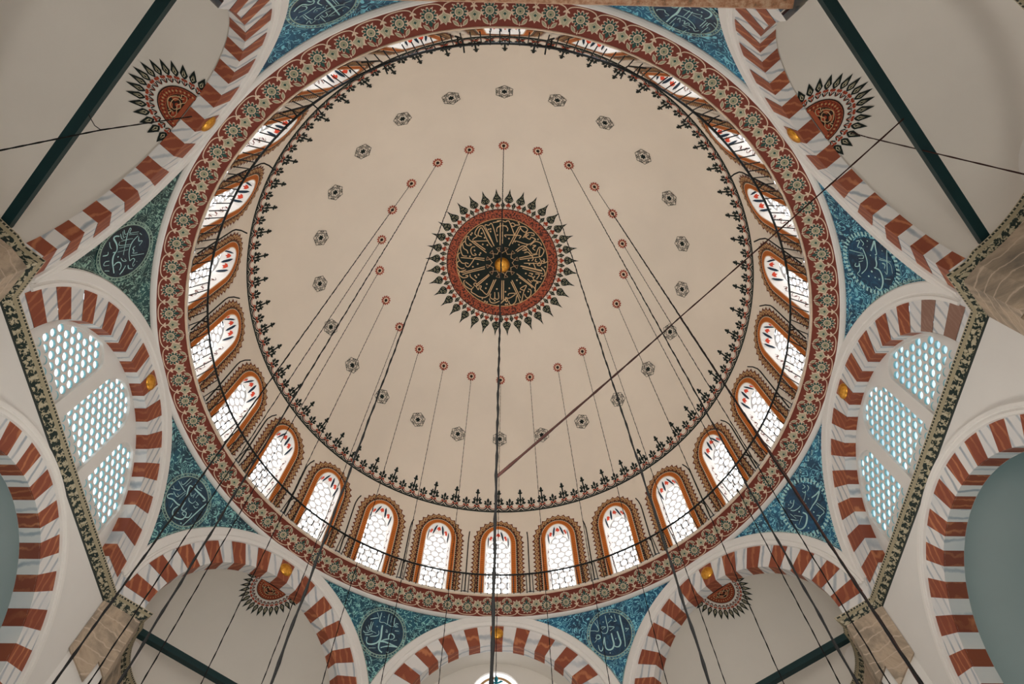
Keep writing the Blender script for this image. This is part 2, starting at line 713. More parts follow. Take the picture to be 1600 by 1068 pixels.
def drum_pt(s, h, off=0.0, az0=pi):
    R = drum_R(h)
    a = az0 + s / R
    R -= off
    return (R * sin(a), -R * cos(a), h)


def win_outline(d=0.0, n=28, leg=12):
    pts = [(-WH - d, h) for h in lin(WB, WT, leg)]
    pts += [(-(WH + d) * cos(pi * i / n), WT + (WR + d) * sin(pi * i / n)) for i in range(1, n)]
    pts += [(WH + d, h) for h in lin(WT, WB, leg)]
    return pts


mb = MB()
hs = PITCH / 2
for k in range(24):
    az0 = pi + k * PITCH
    ring0 = win_outline()
    outer = []
    for (x, y) in ring0:
        # project onto the sector rectangle
        cx, cy = 0.0, 2.56
        dx, dy = x - cx, y - cy
        hw = hs * 1.24
        tx = hw / abs(dx) if abs(dx) > 1e-9 else 1e9
        ty = ((H1 - cy) / dy) if dy > 0 else ((WB - cy) / dy if dy < 0 else 1e9)
        tt = min(tx, ty)
        outer.append((cx + dx * tt, cy + dy * tt))
    outer[0] = (-hs * 1.24, WB)
    outer[-1] = (hs * 1.24, WB)
    # snap corners
    for c in ((-hs * 1.24, H1), (hs * 1.24, H1)):
        j = min(range(len(outer)), key=lambda i: (outer[i][0] - c[0]) ** 2 + (outer[i][1] - c[1]) ** 2)
        outer[j] = c
    ids = []
    for q in range(11):
        tt = q / 10
        row = []
        for a, b in zip(ring0, outer):
            x = a[0] + (b[0] - a[0]) * tt
            y = a[1] + (b[1] - a[1]) * tt
            R = drum_R(y)
            ang = az0 + (x / (hs * 1.24)) * hs * (1 if True else 0)
            row.append(mb.add((R * sin(ang), -R * cos(ang), y)))
        ids.append(row)
    for q in range(10):
        for i in range(len(ring0) - 1):
            mb.face([ids[q][i], ids[q][i + 1], ids[q + 1][i + 1], ids[q + 1][i]], 'dome', True)
    # strip below the sills
    for i in range(8):
        a0, a1 = az0 - hs + PITCH * i / 8, az0 - hs + PITCH * (i + 1) / 8
        q = []
        for a, h in ((a0, H0), (a1, H0), (a1, WB), (a0, WB)):
            R = drum_R(h)
            q.append(mb.add((R * sin(a), -R * cos(a), h)))
        mb.face(q, 'dome')
# black line and small roll where the dome meets the drum
prof = [(1.2344, 2.866), (1.2310, 2.867), (1.2300, 2.871), (1.2320, 2.876)]
mb.grid(lambda a, i: (prof[i][0] * sin(a), -prof[i][0] * cos(a), prof[i][1]), lin(0, 2 * pi, 192), range(4), 'black')
tag(mb.build('wall_drum'), 'cream drum wall pierced by a ring of arched windows under the dome', 'wall', kind='structure')
WK = 1.24                     # the sector map stretches s by this much: s_true = s / WK


def wmap(s, h, off=0.0):
    R = drum_R(h) - off
    a = pi + s / WK
    return (R * sin(a), -R * cos(a), h)


# ---- one drum window (painted border, painted reveal, gypsum grille, glass)
def pathmap(l, d):
    """l along the outline (0 bottom left .. 1 bottom right, real length), d outwards"""
    L1 = WT - WB
    if l <= L1:
        return (-(WH + d), WB + l)
    La = LHEAD
    if l <= L1 + La:
        th = (l - L1) / La * pi
        return (-(WH + d) * cos(th), WT + (WR + d) * sin(th))
    return ((WH + d), WT - (l - L1 - La))


LHEAD = pi * sqrt(((WH + 0.03) ** 2 + (WR + 0.03) ** 2) / 2)
LTOT = 2 * (WT - WB) + LHEAD


def border_fn(l, d, off):
    x, y = pathmap(l, d)
    return wmap(x, y, 0.0022 + off)


GW = 0.054
GT = 2.605
GR = 0.088                    # rise of the grille's head
DEPTH = 0.052


def inner_outline(n=28, leg=12):
    pts = [(-GW, h) for h in lin(WB, GT, leg)]
    pts += [(-GW * cos(pi * i / n), GT + GR * sin(pi * i / n)) for i in range(1, n)]
    pts += [(GW, h) for h in lin(GT, WB, leg)]
    return pts


def make_window():
    root = empty('window', (0, drum_R(WB), WB), 'arched window with painted lace border in the drum of the dome', 'window', 'arched windows around the drum', 'structure')
    b = MB()
    stp = lin(0, LTOT, 64)
    def strip(d0, d1, k, off):
        b.grid(lambda l, d: border_fn(l, d, off), stp, [d0, d1], k, False)
    strip(-0.001, 0.003, 'cream', 0)
    strip(0.003, 0.0255, 'orange', 0)
    strip(0.0255, 0.0285, 'cream', 0)
    strip(0.0285, 0.036, 'black', 0)
    strip(0.036, 0.0560, 'lace', 0)
    nl = 40
    for i in range(nl * 2):
        l = LTOT * (i + 0.5) / (nl * 2)
        b.poly([(l - 0.0016, 0.006), (l + 0.0016, 0.006), (l + 0.0016, 0.023), (l - 0.0016, 0.023)], border_fn, 'tick', ZL)
    for i in range(72):
        l = LTOT * (i + 0.5) / 72
        b.disc((l, 0.0322), 0.0023, border_fn, 'ochre', ZL, 6)
    nt_ = 36
    w = LTOT / nt_
    for i in range(nt_):
        l = w * (i + 0.5)
        b.poly([(l - w * 0.5, 0.054), (l + w * 0.5, 0.054), (l + w * 0.46, 0.060), (l + w * 0.26, 0.0635), (l + w * 0.14, 0.068), (l, 0.0735), (l - w * 0.14, 0.068), (l - w * 0.26, 0.0635), (l - w * 0.46, 0.060)], border_fn, 'lace', 0)
        b.poly(place(leaf(0.026, w * 1.02, 6), l, 0.0365), border_fn, 'ochre', ZL)
        b.poly(place(leaf(0.014, w * 0.50, 6), l, 0.0395), border_fn, 'lace', 2 * ZL)
        b.disc((l - w * 0.5, 0.0505), 0.0026, border_fn, 'ochre', ZL, 6)
        b.poly(place(leaf(0.009, w * 0.25, 4), l, 0.040), border_fn, 'ochre', 3 * ZL)
    tag(b.build('painted_border', root), 'lace edged orange painted border around the window')
    # reveal
    b = MB()
    o1, o2 = win_outline(), inner_outline()
    def rv(i, q, off=0.0):
        tt = q
        x = o1[i][0] + (o2[i][0] - o1[i][0]) * tt
        y = o1[i][1] + (o2[i][1] - o1[i][1]) * tt
        return wmap(x, y, -DEPTH * tt + off)
    b.grid(lambda i, q: rv(i, q), range(len(o1)), [0, 0.33, 0.66, 1.0], 'white')
    b.quad(wmap(-WH, WB), wmap(WH, WB), wmap(GW, WB, -DEPTH), wmap(-GW, WB, -DEPTH), 'white')
    # flowers painted on the splay
    n = len(o1)
    L0 = 10
    def rf(u, v, off):
        x = max(0.0, min(n - 1.001, u))
        i = int(x)
        f = x - i
        p, q = rv(i, v), rv(i + 1, v)
        r = [p[d] + (q[d] - p[d]) * f for d in range(3)]
        # lift towards the middle of the opening
        c = wmap(0, 2.60, -DEPTH * 0.5)
        dx = [c[d] - r[d] for d in range(3)]
        ln = sqrt(sum(e * e for e in dx))
        lift = 0.0012 + off
        return tuple(r[d] + dx[d] / ln * lift for d in range(3))
    for cu_ in (19.5, 26.0, 32.5):
        b.poly([(cu_ - 1.740, 0.60), (cu_ - 1.276, 0.42), (cu_, 0.28), (cu_ + 1.392, 0.40), (cu_ + 1.740, 0.58), (cu_ + 0.696, 0.54), (cu_, 0.70), (cu_ - 0.812, 0.56)], rf, 'floral_red', 0)
    for cu_, fl in ((16.2, 1), (22.8, 1), (29.2, -1), (35.8, -1)):
        b.stroke(smooth_path([(cu_ - 1.582 * fl, 0.80), (cu_ - 0.575 * fl, 0.60), (cu_ + 0.288 * fl, 0.44), (cu_ + 1.438 * fl, 0.20)], 4), lambda t_: 0.16 + 0.26 * sin(pi * t_), rf, 'navy', ZL)
        b.poly([(cu_ - 0.647, 0.56), (cu_ - 0.144, 0.38), (cu_ + 0.503, 0.46), (cu_ + 0.575, 0.60), (cu_, 0.52)], rf, 'navy', ZL)
    for lg in ((2, 11), (41, 50)):
        b.stroke([(lg[0] + (lg[1] - lg[0]) * i / 24, 0.45 + 0.16 * sin(i * 1.05)) for i in range(25)], 0.05, rf, 'lace', 0)
        for i in range(5):
            c_ = lg[0] + (lg[1] - lg[0]) * (i + 0.5) / 5
            b.poly([(c_ - 0.22, 0.46), (c_, 0.32), (c_ + 0.22, 0.46), (c_, 0.62)], rf, 'lace', ZL)
    b.build('window_reveal', root)
    grille(root, lambda s, h, off: wmap(s, h, -DEPTH - 0.006 + off), GW + 0.004, WB - 0.002, GT + GR + 0.006, 0.040, 0.0160, 0.004, 'grille', vertical=False, clip=lambda s, h: ((s / (GW + 0.012)) ** 2 + ((h - GT) / (GR + 0.012)) ** 2 < 1) if h > GT else True)
    b = MB()
    b.quad(wmap(-GW - .02, WB - .01, -DEPTH - 0.02), wmap(GW + .02, WB - .01, -DEPTH - 0.02), wmap(GW + .02, GT + GR + .02, -DEPTH - 0.02), wmap(-GW - .02, GT + GR + .02, -DEPTH - 0.02), 'pane')
    b.build('pane', root)
    return root


def grille(root, fn, hw, h0, h1, pitch, r, thick, k, vertical=True, s0=0.0, clip=None, kw=None):
    """gypsum plate pierced with round holes on a staggered lattice"""
    b = MB()
    dp, dr = pitch, pitch * 0.866
    cells = []
    if vertical:      # rows run upwards
        ni = int(hw / dr) + 2
        for j in range(-ni, ni + 1):
            for i in range(int((h1 - h0) / dp) + 3):
                cells.append((s0 + j * dr, h0 + i * dp + (dp / 2 if j % 2 else 0)))
    else:
        nj = int(hw / dp) + 2
        for i in range(int((h1 - h0) / dr) + 3):
            for j in range(-nj, nj + 1):
                cells.append((s0 + j * dp + (dp / 2 if i % 2 else 0), h0 + i * dr))
    a0 = 0 if vertical else pi / 6
    hexr = pitch / sqrt(3) * 1.002
    for (s, h) in cells:
        if abs(s - s0) > hw + pitch * 0.6 or h > h1 + pitch * 0.6 or h < h0 - pitch * 0.6:
            continue
        if clip and not clip(s, h):
            # closed cell
            ids = [b.add(fn(s + hexr * cos(a0 + pi / 3 * q), h + hexr * sin(a0 + pi / 3 * q), 0)) for q in range(6)]
            b.face(ids, k)
            continue
        n = 12
        def hexp(th):
            q = (th - a0) % (pi / 3)
            return hexr * cos(pi / 6) / cos(q - pi / 6)
        A_, B_, C_ = [], [], []
        for q in range(n):
            th = 2 * pi * q / n
            hr = hexp(th)
            A_.append(b.add(fn(s + hr * cos(th), h + hr * sin(th), 0)))
            B_.append(b.add(fn(s + r * cos(th), h + r * sin(th), 0)))
            C_.append(b.add(fn(s + r * 0.94 * cos(th), h + r * 0.94 * sin(th), -thick)))
        for q in range(n):
            w_ = (q + 1) % n
            b.face([A_[q], A_[w_], B_[w_], B_[q]], k)
            b.face([B_[q], B_[w_], C_[w_], C_[q]], kw or k, True)
    return b.build('grille', root)


win0 = make_window()
win0.name = 'window_1'
for k in range(1, 24):
    w = spin(win0, k * PITCH)
    w.name = 'window_%d' % (k + 1)
CLOCK = {}
for k, o in enumerate([bpy.data.objects['window_%d' % (i + 1)] for i in range(24)]):
    o['label'] = 'arched drum window with lace border, one of the identical ring under the dome'

# ---- floral band under the windows (sloping cornice)
RI, HI, RO, HO = 1.249, 2.267, 1.3315, 2.2164
BW = math.hypot(RO - RI, HI - HO)


def band_fn_at(az0):
    Rm = (RI + RO) / 2

    def fn(a, b_, off):
        tt = b_ / BW                      # 0 outer edge .. 1 inner edge
        R = RO + (RI - RO) * tt
        h = HO + (HI - HO) * tt
        ang = az0 + a / Rm
        # offset along the normal, inwards and down
        R -= off * (HI - HO) / BW
        h -= off * (RO - RI) / BW
        return (R * sin(ang), -R * cos(ang), h)
    return fn


mb = MB()
mb.grid(lambda a, b_: band_fn_at(a)(0, b_, 0), lin(0, 2 * pi, 192), [0, BW * 0.5, BW], 'band')
# white fillets on both edges
p1 = [(1.3310, 2.2170), (1.3290, 2.2125), (1.3315, 2.2085), (1.3400, 2.2050), (1.3470, 2.2045), (1.3530, 2.2080)]
mb.grid(lambda a, i: (p1[i][0] * sin(a), -p1[i][0] * cos(a), p1[i][1]), lin(0, 2 * pi, 192), range(len(p1)), 'white', False)
p2 = [(1.2500, 2.2660), (1.2470, 2.2640), (1.2440, 2.2660), (1.2440, 2.2700), (1.2460, 2.2720)]
mb.grid(lambda a, i: (p2[i][0] * sin(a), -p2[i][0] * cos(a), p2[i][1]), lin(0, 2 * pi, 192), range(len(p2)), 'cream', False)
NF = 84
SP = 2 * pi * (RI + RO) / 2 / NF


def starpoly(cx, cy, r0, r1, n, ph=0.0):
    pts = []
    for i in range(n):
        a0 = ph + 2 * pi * i / n
        for da, rr in ((-0.34, r0), (-0.16, r1 * 0.96), (0, r1), (0.16, r1 * 0.96)):
            a = a0 + da * 2 * pi / n * 1.35
            pts.append((cx + rr * cos(a), cy + rr * sin(a)))
    return pts


for k in range(NF):
    az0 = 2 * pi * (k + 0.5) / NF
    fn = band_fn_at(az0)
    # scallop
    mb.stroke(smooth_path([(-SP / 2, 0.0235), (-SP * 0.42, 0.0135), (-SP * 0.24, 0.0075), (0, 0.0062), (SP * 0.24, 0.0075), (SP * 0.42, 0.0135), (SP / 2, 0.0235)], 3), 0.0034, fn, 'cream', ZL)
    # daisy
    cy = 0.0425
    mb.poly(starpoly(0, cy, 0.0195, 0.0295, 12), fn, 'cream', ZL)
    mb.poly(starpoly(0, cy, 0.0155, 0.0255, 12), fn, 'green', 2 * ZL)
    mb.disc((0, cy), 0.0165, fn, 'green', 2 * ZL, 14)
    mb.disc((0, cy), 0.0145, fn, 'cream', 3 * ZL, 14)
    mb.disc((0, cy), 0.0115, fn, 'sage', 4 * ZL, 12)
    mb.disc((0, cy + 0.001), 0.0032, fn, 'green', 5 * ZL, 8)
    mb.poly(place(leaf(0.022, 0.014, 4), 0, cy + 0.014), fn, 'green', 2.5 * ZL)
    # palmette between the daisies
    px = SP / 2
    mb.poly([(px, 0.030), (px + 0.0057, 0.040), (px + 0.0186, 0.046), (px + 0.0301, 0.048), (px + 0.0200, 0.056), (px + 0.0158, 0.066), (px + 0.0186, 0.075), (px + 0.0057, 0.070), (px, 0.080),
             (px - 0.0057, 0.070), (px - 0.0186, 0.075), (px - 0.0158, 0.066), (px - 0.0200, 0.056), (px - 0.0301, 0.048), (px - 0.0186, 0.046), (px - 0.0057, 0.040)], fn, 'cream', ZL)
    mb.poly([(px, 0.035), (px + 0.0046, 0.043), (px + 0.0200, 0.0495), (px + 0.0143, 0.058), (px + 0.0108, 0.068), (px, 0.072), (px - 0.0108, 0.068), (px - 0.0143, 0.058), (px - 0.0200, 0.0495), (px - 0.0046, 0.043)], fn, 'sage2', 2 * ZL)
    mb.poly([(px, 0.048), (px + 0.0057, 0.053), (px, 0.059), (px - 0.0057, 0.053)], fn, 'green', 3 * ZL)
    for q in (-1, 1):
        mb.stroke(smooth_path([(px, 0.042), (px + q * 0.008, 0.050), (px + q * 0.006, 0.064), (px, 0.073)], 3), 0.0018, fn, 'sage', 3 * ZL)
    # white trefoil in the notch of the scallops
    for q in (-1, 0, 1):
        mb.poly(place(leaf(0.014, 0.007, 4), px, 0.0225, q * 0.95), fn, 'cream', 2 * ZL)
    mb.disc((px, 0.0225), 0.004, fn, 'cream', 3 * ZL, 8)
    # leaves and little crosses towards the inner edge
    for q in (-1, 1):
        lf = leaf(0.030, 0.0135, 6)
        mb.poly(place(lf, q * 0.006, 0.089, -q * 2.42), fn, 'cream', ZL)
        mb.poly(place(leaf(0.025, 0.009, 6), q * 0.0078, 0.0868, -q * 2.42), fn, 'sage', 2 * ZL)
        mb.disc((q * 0.017, 0.017), 0.0022, fn, 'cream', ZL, 6)
        mb.stroke([(0, 0.086), (q * 0.009, 0.0885)], 0.0016, fn, 'cream', ZL)
    mb.stroke([(0, 0.080), (0, 0.092)], 0.0018, fn, 'cream', ZL)
    mb.disc((0, 0.0895), 0.0026, fn, 'cream', 2 * ZL, 6)
tag(mb.build('trim_1'), 'red brown cornice band painted with a ring of daisies and palmettes', 'cornice', kind='structure')


# ------------------------------------------------------------------ painting on the dome
def part(mb_, name, parent, label=None):
    o = mb_.build(name, parent)
    if label:
        o['label'] = label
    return o


# central medallion
mb = MB()
for r0, r1, k in ((0.0, 0.276, 'black'), (0.276, 0.281, 'ochre'), (0.281, 0.334, 'lace_ring'), (0.334, 0.339, 'ink')):
    mb.grid(lambda a, r: dome_pt(a, phi_of(r), 0.0016), lin(0, 2 * pi, 96), lin(max(r0, 0.002), r1, 6), k)
# interlaced star round the globe
for k in range(12):
    a = 2 * pi * (k + 0.5) / 12
    rot = lambda pts: [(p[0] * cos(a) - p[1] * sin(a), p[0] * sin(a) + p[1] * cos(a)) for p in pts]
    mb.stroke(rot([(0.058, -0.018), (0.078, 0.0), (0.058, 0.018)]), 0.0035, dome_polar, 'script', ZL)
    mb.stroke(rot([(0.078, 0.0), (0.098, 0.012), (0.098, -0.012), (0.078, 0.0)]), 0.003, dome_polar, 'script', ZL)
    mb.poly(rot([(0.066, 0), (0.086, 0.013), (0.10, 0), (0.086, -0.013)]), dome_polar, 'ink', ZL * 0.5)
CENTRE=[[(-.166,-.180),(-.162,-.200),(-.144,-.226),(-.122,-.233),(-.109,-.217),(-.050,-.105)],
 [(-.147,-.171),(-.144,-.194),(-.125,-.220),(-.091,-.141),(-.062,-.098)],
 [(-.166,-.180),(-.153,-.167),(-.172,-.154),(-.180,-.144)],
 [(-.147,-.171),(-.125,-.164)],
 [(-.106,-.226),(-.103,-.240),(-.084,-.236),(-.069,-.249),(-.056,-.223),(-.031,-.131)],
 [(-.103,-.223),(-.084,-.184),(-.053,-.111)],
 [(-.059,-.253),(-.044,-.256),(-.028,-.259),(-.009,-.266),(.016,-.259),(.024,-.266)],
 [(-.014,-.253),(-.014,-.111)],
 [(-.000,-.253),(-.000,-.121)],
 [(-.034,-.194),(-.034,-.217),(-.013,-.233),(.024,-.233)],
 [(-.184,-.136),(-.084,-.138)],
 [(-.200,-.161),(-.197,-.144),(-.097,-.062)],
 [(-.172,-.134),(-.103,-.082)],
 [(-.200,-.164),(-.215,-.167),(-.223,-.144),(-.219,-.118),(-.200,-.108),(-.187,-.115),(-.200,-.121)],
 [(-.225,-.138),(-.240,-.125),(-.253,-.098),(-.250,-.072),(-.240,-.046),(-.215,-.042)],
 [(-.240,-.118),(-.234,-.092),(-.215,-.078),(-.209,-.059)],
 [(-.256,-.065),(-.269,-.052),(-.265,-.026),(-.247,.000),(-.231,.004)],
 [(-.262,-.014),(-.276,.000),(-.269,.023),(-.247,.037),(-.231,.033)],
 [(-.166,-.101),(-.184,-.098),(-.192,-.078),(-.184,-.052),(-.172,-.046),(-.159,-.049),(-.169,-.059)],
 [(-.253,-.034),(-.184,-.026),(-.109,-.013)],
 [(-.166,-.032),(-.109,-.026)],
 [(-.166,-.032),(-.203,.023),(-.222,.020),(-.225,.000),(-.206,.007)],
 [(-.183,-.187)],
 [(-.190,-.177)],
 [(-.125,-.185)],
 [(-.108,-.157)],
 [(-.169,-.077)],
 [(-.133,-.060)],
 [(-.139,-.049)],
 [(-.197,-.039)],
 [(-.180,.027)],
 [(-.084,-.210)],
 [(-.072,-.213)],
 [(-.072,-.197)],
 [(-.031,-.175)],
 [(-.091,-.111)],
 [(-.119,-.115)],
 [(-.035,-.263),(-.010,-.266),(.015,-.259),(.034,-.266),(.047,-.243),(.072,-.177)],
 [(-.035,-.220),(-.016,-.233),(.015,-.233),(.031,-.217),(.028,-.200)],
 [(.022,-.164),(.012,-.174),(.028,-.177),(.103,-.175),(.109,-.167),(.100,-.157)],
 [(.047,-.246),(.059,-.253),(.075,-.240),(.062,-.230),(.047,-.240)],
 [(.075,-.240),(.100,-.243),(.090,-.259)],
 [(.097,-.230),(.040,-.108)],
 [(.106,-.223),(.059,-.121)],
 [(.100,-.233),(.134,-.230),(.150,-.213),(.134,-.197),(.115,-.210),(.103,-.230)],
 [(.147,-.200),(.122,-.161)],
 [(.134,-.164),(.153,-.194),(.184,-.194),(.190,-.180),(.172,-.180)],
 [(.159,-.184),(.143,-.167),(.165,-.154),(.172,-.167),(.197,-.157),(.197,-.148)],
 [(.078,-.131),(.075,-.138),(.090,-.138),(.159,-.121),(.200,-.157)],
 [(.168,-.115),(.197,-.141),(.228,-.134),(.237,-.118)],
 [(.081,-.078),(.131,-.111),(.184,-.059)],
 [(.090,-.072),(.137,-.105),(.153,-.118)],
 [(.190,-.062),(.206,-.065),(.222,-.105),(.246,-.098),(.253,-.082),(.240,-.052),(.225,-.052),(.228,-.098)],
 [(.103,-.032),(.215,-.062)],
 [(.106,-.023),(.234,-.046)],
 [(.181,-.052),(.190,-.032),(.181,-.016)],
 [(.206,-.032),(.203,-.016),(.215,-.013)],
 [(.228,-.036),(.240,-.013),(.234,.010),(.215,.007),(.231,-.013)],
 [(.243,-.023),(.259,-.013),(.253,-.036)],
 [(.134,.000),(.231,-.003),(.262,-.009),(.275,-.019)],
 [(.190,-.006),(.209,.037)],
 [(.115,.017),(.246,.040)],
 [(.240,.020),(.262,.040)],
 [(.184,-.115),(.203,-.115),(.184,-.098),(.200,-.085)],
 [(.134,-.065),(.156,-.072),(.181,-.046)],
 [(.122,-.082),(.140,-.082),(.147,-.088),(.131,-.092)],
 [(.039,-.154)],
 [(.100,-.116)],
 [(.214,-.156)],
 [(.168,.007)],
 [(.264,.017)],
 [(.162,-.019)],
 [(-.106,.026),(-.231,.059),(-.256,.055),(-.265,.062),(-.262,.078),(-.240,.095),(-.215,.091),(-.212,.082),(-.225,.082)],
 [(-.106,.039),(-.200,.062),(-.244,.075)],
 [(-.272,.039),(-.259,.055),(-.222,.045)],
 [(-.081,.075),(-.156,.138)],
 [(-.078,.082),(-.144,.141),(-.162,.151),(-.175,.138),(-.162,.131),(-.153,.151)],
 [(-.197,.072),(-.194,.091),(-.159,.121)],
 [(-.228,.111),(-.237,.121),(-.228,.147),(-.194,.170),(-.175,.154)],
 [(-.225,.121),(-.187,.154)],
 [(-.187,.170),(-.190,.187),(-.166,.203),(-.147,.216),(-.125,.223),(-.103,.223),(-.084,.210)],
 [(-.144,.151),(-.128,.151),(-.134,.170),(-.122,.180),(-.103,.200),(-.087,.197),(-.050,.111)],
 [(-.159,.154),(-.147,.174),(-.141,.157)],
 [(-.084,.213),(-.037,.108)],
 [(-.069,.200),(-.072,.223),(-.053,.236),(-.044,.223),(-.044,.190)],
 [(-.044,.226),(-.031,.236),(-.019,.226),(-.022,.190)],
 [(-.078,.230),(-.069,.253),(-.044,.259),(-.013,.246)],
 [(-.000,.114),(-.000,.239)],
 [(.011,.114),(.011,.236)],
 [(-.122,.223),(-.122,.236)],
 [(-.006,.262),(.024,.233)],
 [(-.166,.085)],
 [(-.159,.095)],
 [(-.145,.078)],
 [(-.100,.165)],
 [(-.105,.248)],
 [(-.092,.253)],
 [(-.044,.244)],
 [(-.094,.138)],
 [(-.031,.170)],
 [(-.150,.009)],
 [(-.006,.259),(.022,.233),(.037,.236),(.034,.249),(.025,.243),(.025,.220)],
 [(.025,.223),(.050,.226),(.087,.197),(.047,.197),(.040,.210)],
 [(.044,.246),(.050,.262),(.065,.269),(.087,.249),(.093,.216),(.100,.207)],
 [(.056,.121),(.100,.210),(.115,.246),(.125,.246),(.137,.184),(.153,.141),(.115,.164),(.140,.174)],
 [(.062,.111),(.118,.223)],
 [(.090,.068),(.200,.151),(.206,.177),(.212,.128),(.225,.124),(.212,.114)],
 [(.103,.088),(.181,.144),(.187,.157)],
 [(.159,.101),(.184,.124)],
 [(.143,.197),(.150,.213),(.165,.220),(.181,.200),(.181,.170),(.165,.164)],
 [(.112,.019),(.246,.045)],
 [(.125,.032),(.253,.062)],
 [(.240,.022),(.256,.036),(.265,.055),(.259,.075),(.243,.075)],
 [(.168,.062),(.190,.065),(.181,.075)],
 [(.162,.075),(.197,.088),(.203,.078)],
 [(.181,.111),(.197,.108),(.190,.085)],
 [(.206,.065),(.231,.068),(.215,.098)],
 [(.206,.114),(.203,.105),(.225,.114),(.243,.114)],
 [(.115,.185)],
 [(.165,.180)],
 [(.093,.111)],
 [(.243,.093)],
 [(.023,.187)],
 [(.025,.267)],
 [(.036,.266)],
 [(-.020,.276)],
 [(.047,.164)],
 [(.115,.128)],
 [(.147,.065)]]
for q in CENTRE:
    if len(q) == 1:
        mb.disc(q[0], 0.0055, dome_polar, 'script', ZL, 7)
    else:
        mb.stroke(smooth_path(q, 4) if len(q) > 2 else q, 0.0054, dome_polar, 'script', 2 * ZL)
NP = 36
for k in range(NP):
    a = 2 * pi * (k + 0.5) / NP
    fn = dome_local(a, 0.336)
    # local v runs outwards
    mb.stroke([(0, 0.0), (0, 0.036)], 0.003, fn, 'rust', 0)
    for dx, dy in ((-0.007, 0.024), (0.007, 0.024), (0, 0.034)):
        mb.disc((dx, dy), 0.0072, fn, 'rust', ZL, 8)
    mb.poly([(0, 0.040), (0.012, 0.045), (0.0205, 0.054), (0.0215, 0.063), (0.0165, 0.076), (0.0095, 0.088), (0.0045, 0.102), (0, 0.132), (-0.0045, 0.102), (-0.0095, 0.088), (-0.0165, 0.076), (-0.0215, 0.063), (-0.0205, 0.054), (-0.012, 0.045)], fn, 'black', 0)
    for q in (-1, 1):
        mb.stroke(circle_pts(q * 0.0105, 0.0595, 0.0062, 10), 0.0024, fn, 'sage', ZL)
        mb.stroke([(q * 0.004, 0.081), (q * 0.0085, 0.076)], 0.002, fn, 'sage', ZL)
    mb.stroke(circle_pts(0, 0.077, 0.0042, 8), 0.002, fn, 'sage', ZL)
    mb.stroke([(0, 0.088), (0, 0.103)], 0.0018, fn, 'sage', ZL)
    mb.stroke(smooth_path([(-0.02, 0.032), (-0.010, 0.020), (0, 0.006), (0.010, 0.020), (0.02, 0.032)], 3), 0.0028, fn, 'ink', 0)
    a2 = 2 * pi * k / NP
    fn = dome_local(a2, 0.336)
    mb.poly(place(leaf(0.046, 0.021, 8), 0, 0.002), fn, 'black', 0)
    mb.stroke(circle_pts(0, 0.016, 0.0042, 8), 0.002, fn, 'sage', ZL)
    mb.stroke([(0, 0.024), (0, 0.036)], 0.0018, fn, 'sage', ZL)
part(mb, 'central_medallion', ceiling, 'round black and rust medallion of gold script ringed by dark petals at the dome top')


def rot2(pts, a):
    return [(p[0] * cos(a) - p[1] * sin(a), p[0] * sin(a) + p[1] * cos(a)) for p in pts]


for k in range(24):
    a = k * PITCH
    # six pointed star ornament
    b = MB()
    fn = dome_local(a, 1.0)
    for q in range(6):
        r_ = q * pi / 3
        b.stroke(rot2(smooth_path([(-0.016, 0.018), (-0.015, 0.030), (0, 0.046), (0.015, 0.030), (0.016, 0.018)], 3), r_), 0.0026, fn, 'black', ZL)
        b.stroke(rot2(smooth_path([(-0.028, 0.030), (-0.014, 0.036), (0, 0.028), (0.014, 0.036), (0.028, 0.030)], 3), r_), 0.0022, fn, 'black', ZL)
        b.stroke(rot2(smooth_path([(-0.012, 0.016), (0, 0.028), (0.012, 0.016)], 3), r_), 0.0022, fn, 'black', 0)
        b.poly(rot2(leaf(0.017, 0.011, 4), r_), fn, 'black', 0)
    b.disc((0, 0), 0.007, fn, 'black', ZL, 8)
    part(b, 'star_ornament', ceiling)
    b = MB()
    fn = dome_local(a, 0.7162)
    b.disc((0, 0), 0.0185, fn, 'cream', 0, 16)
    b.ring((0, 0), 0.0165, 0.022, fn, 'rust', ZL, 20)
    for q in range(12):
        b.disc((0.0248 * cos(q * pi / 6), 0.0248 * sin(q * pi / 6)), 0.0042, fn, 'rust', ZL, 7)
    b.disc((0, 0), 0.0092, fn, 'ink', 2 * ZL, 10)
    part(b, 'hook_rosette', ceiling)

# cresting along the foot of the dome
mb = MB()
mb.grid(lambda a, v: dome_pt(a, PHM - v, 0.0016), lin(0, 2 * pi, 192), [0.001, 0.0035], 'black', False)
mb.grid(lambda a, v: dome_pt(a, PHM - v, 0.0016), lin(0, 2 * pi, 192), [0.0065, 0.008], 'black', False)
UN = 2 * pi * 1.2344 / 120


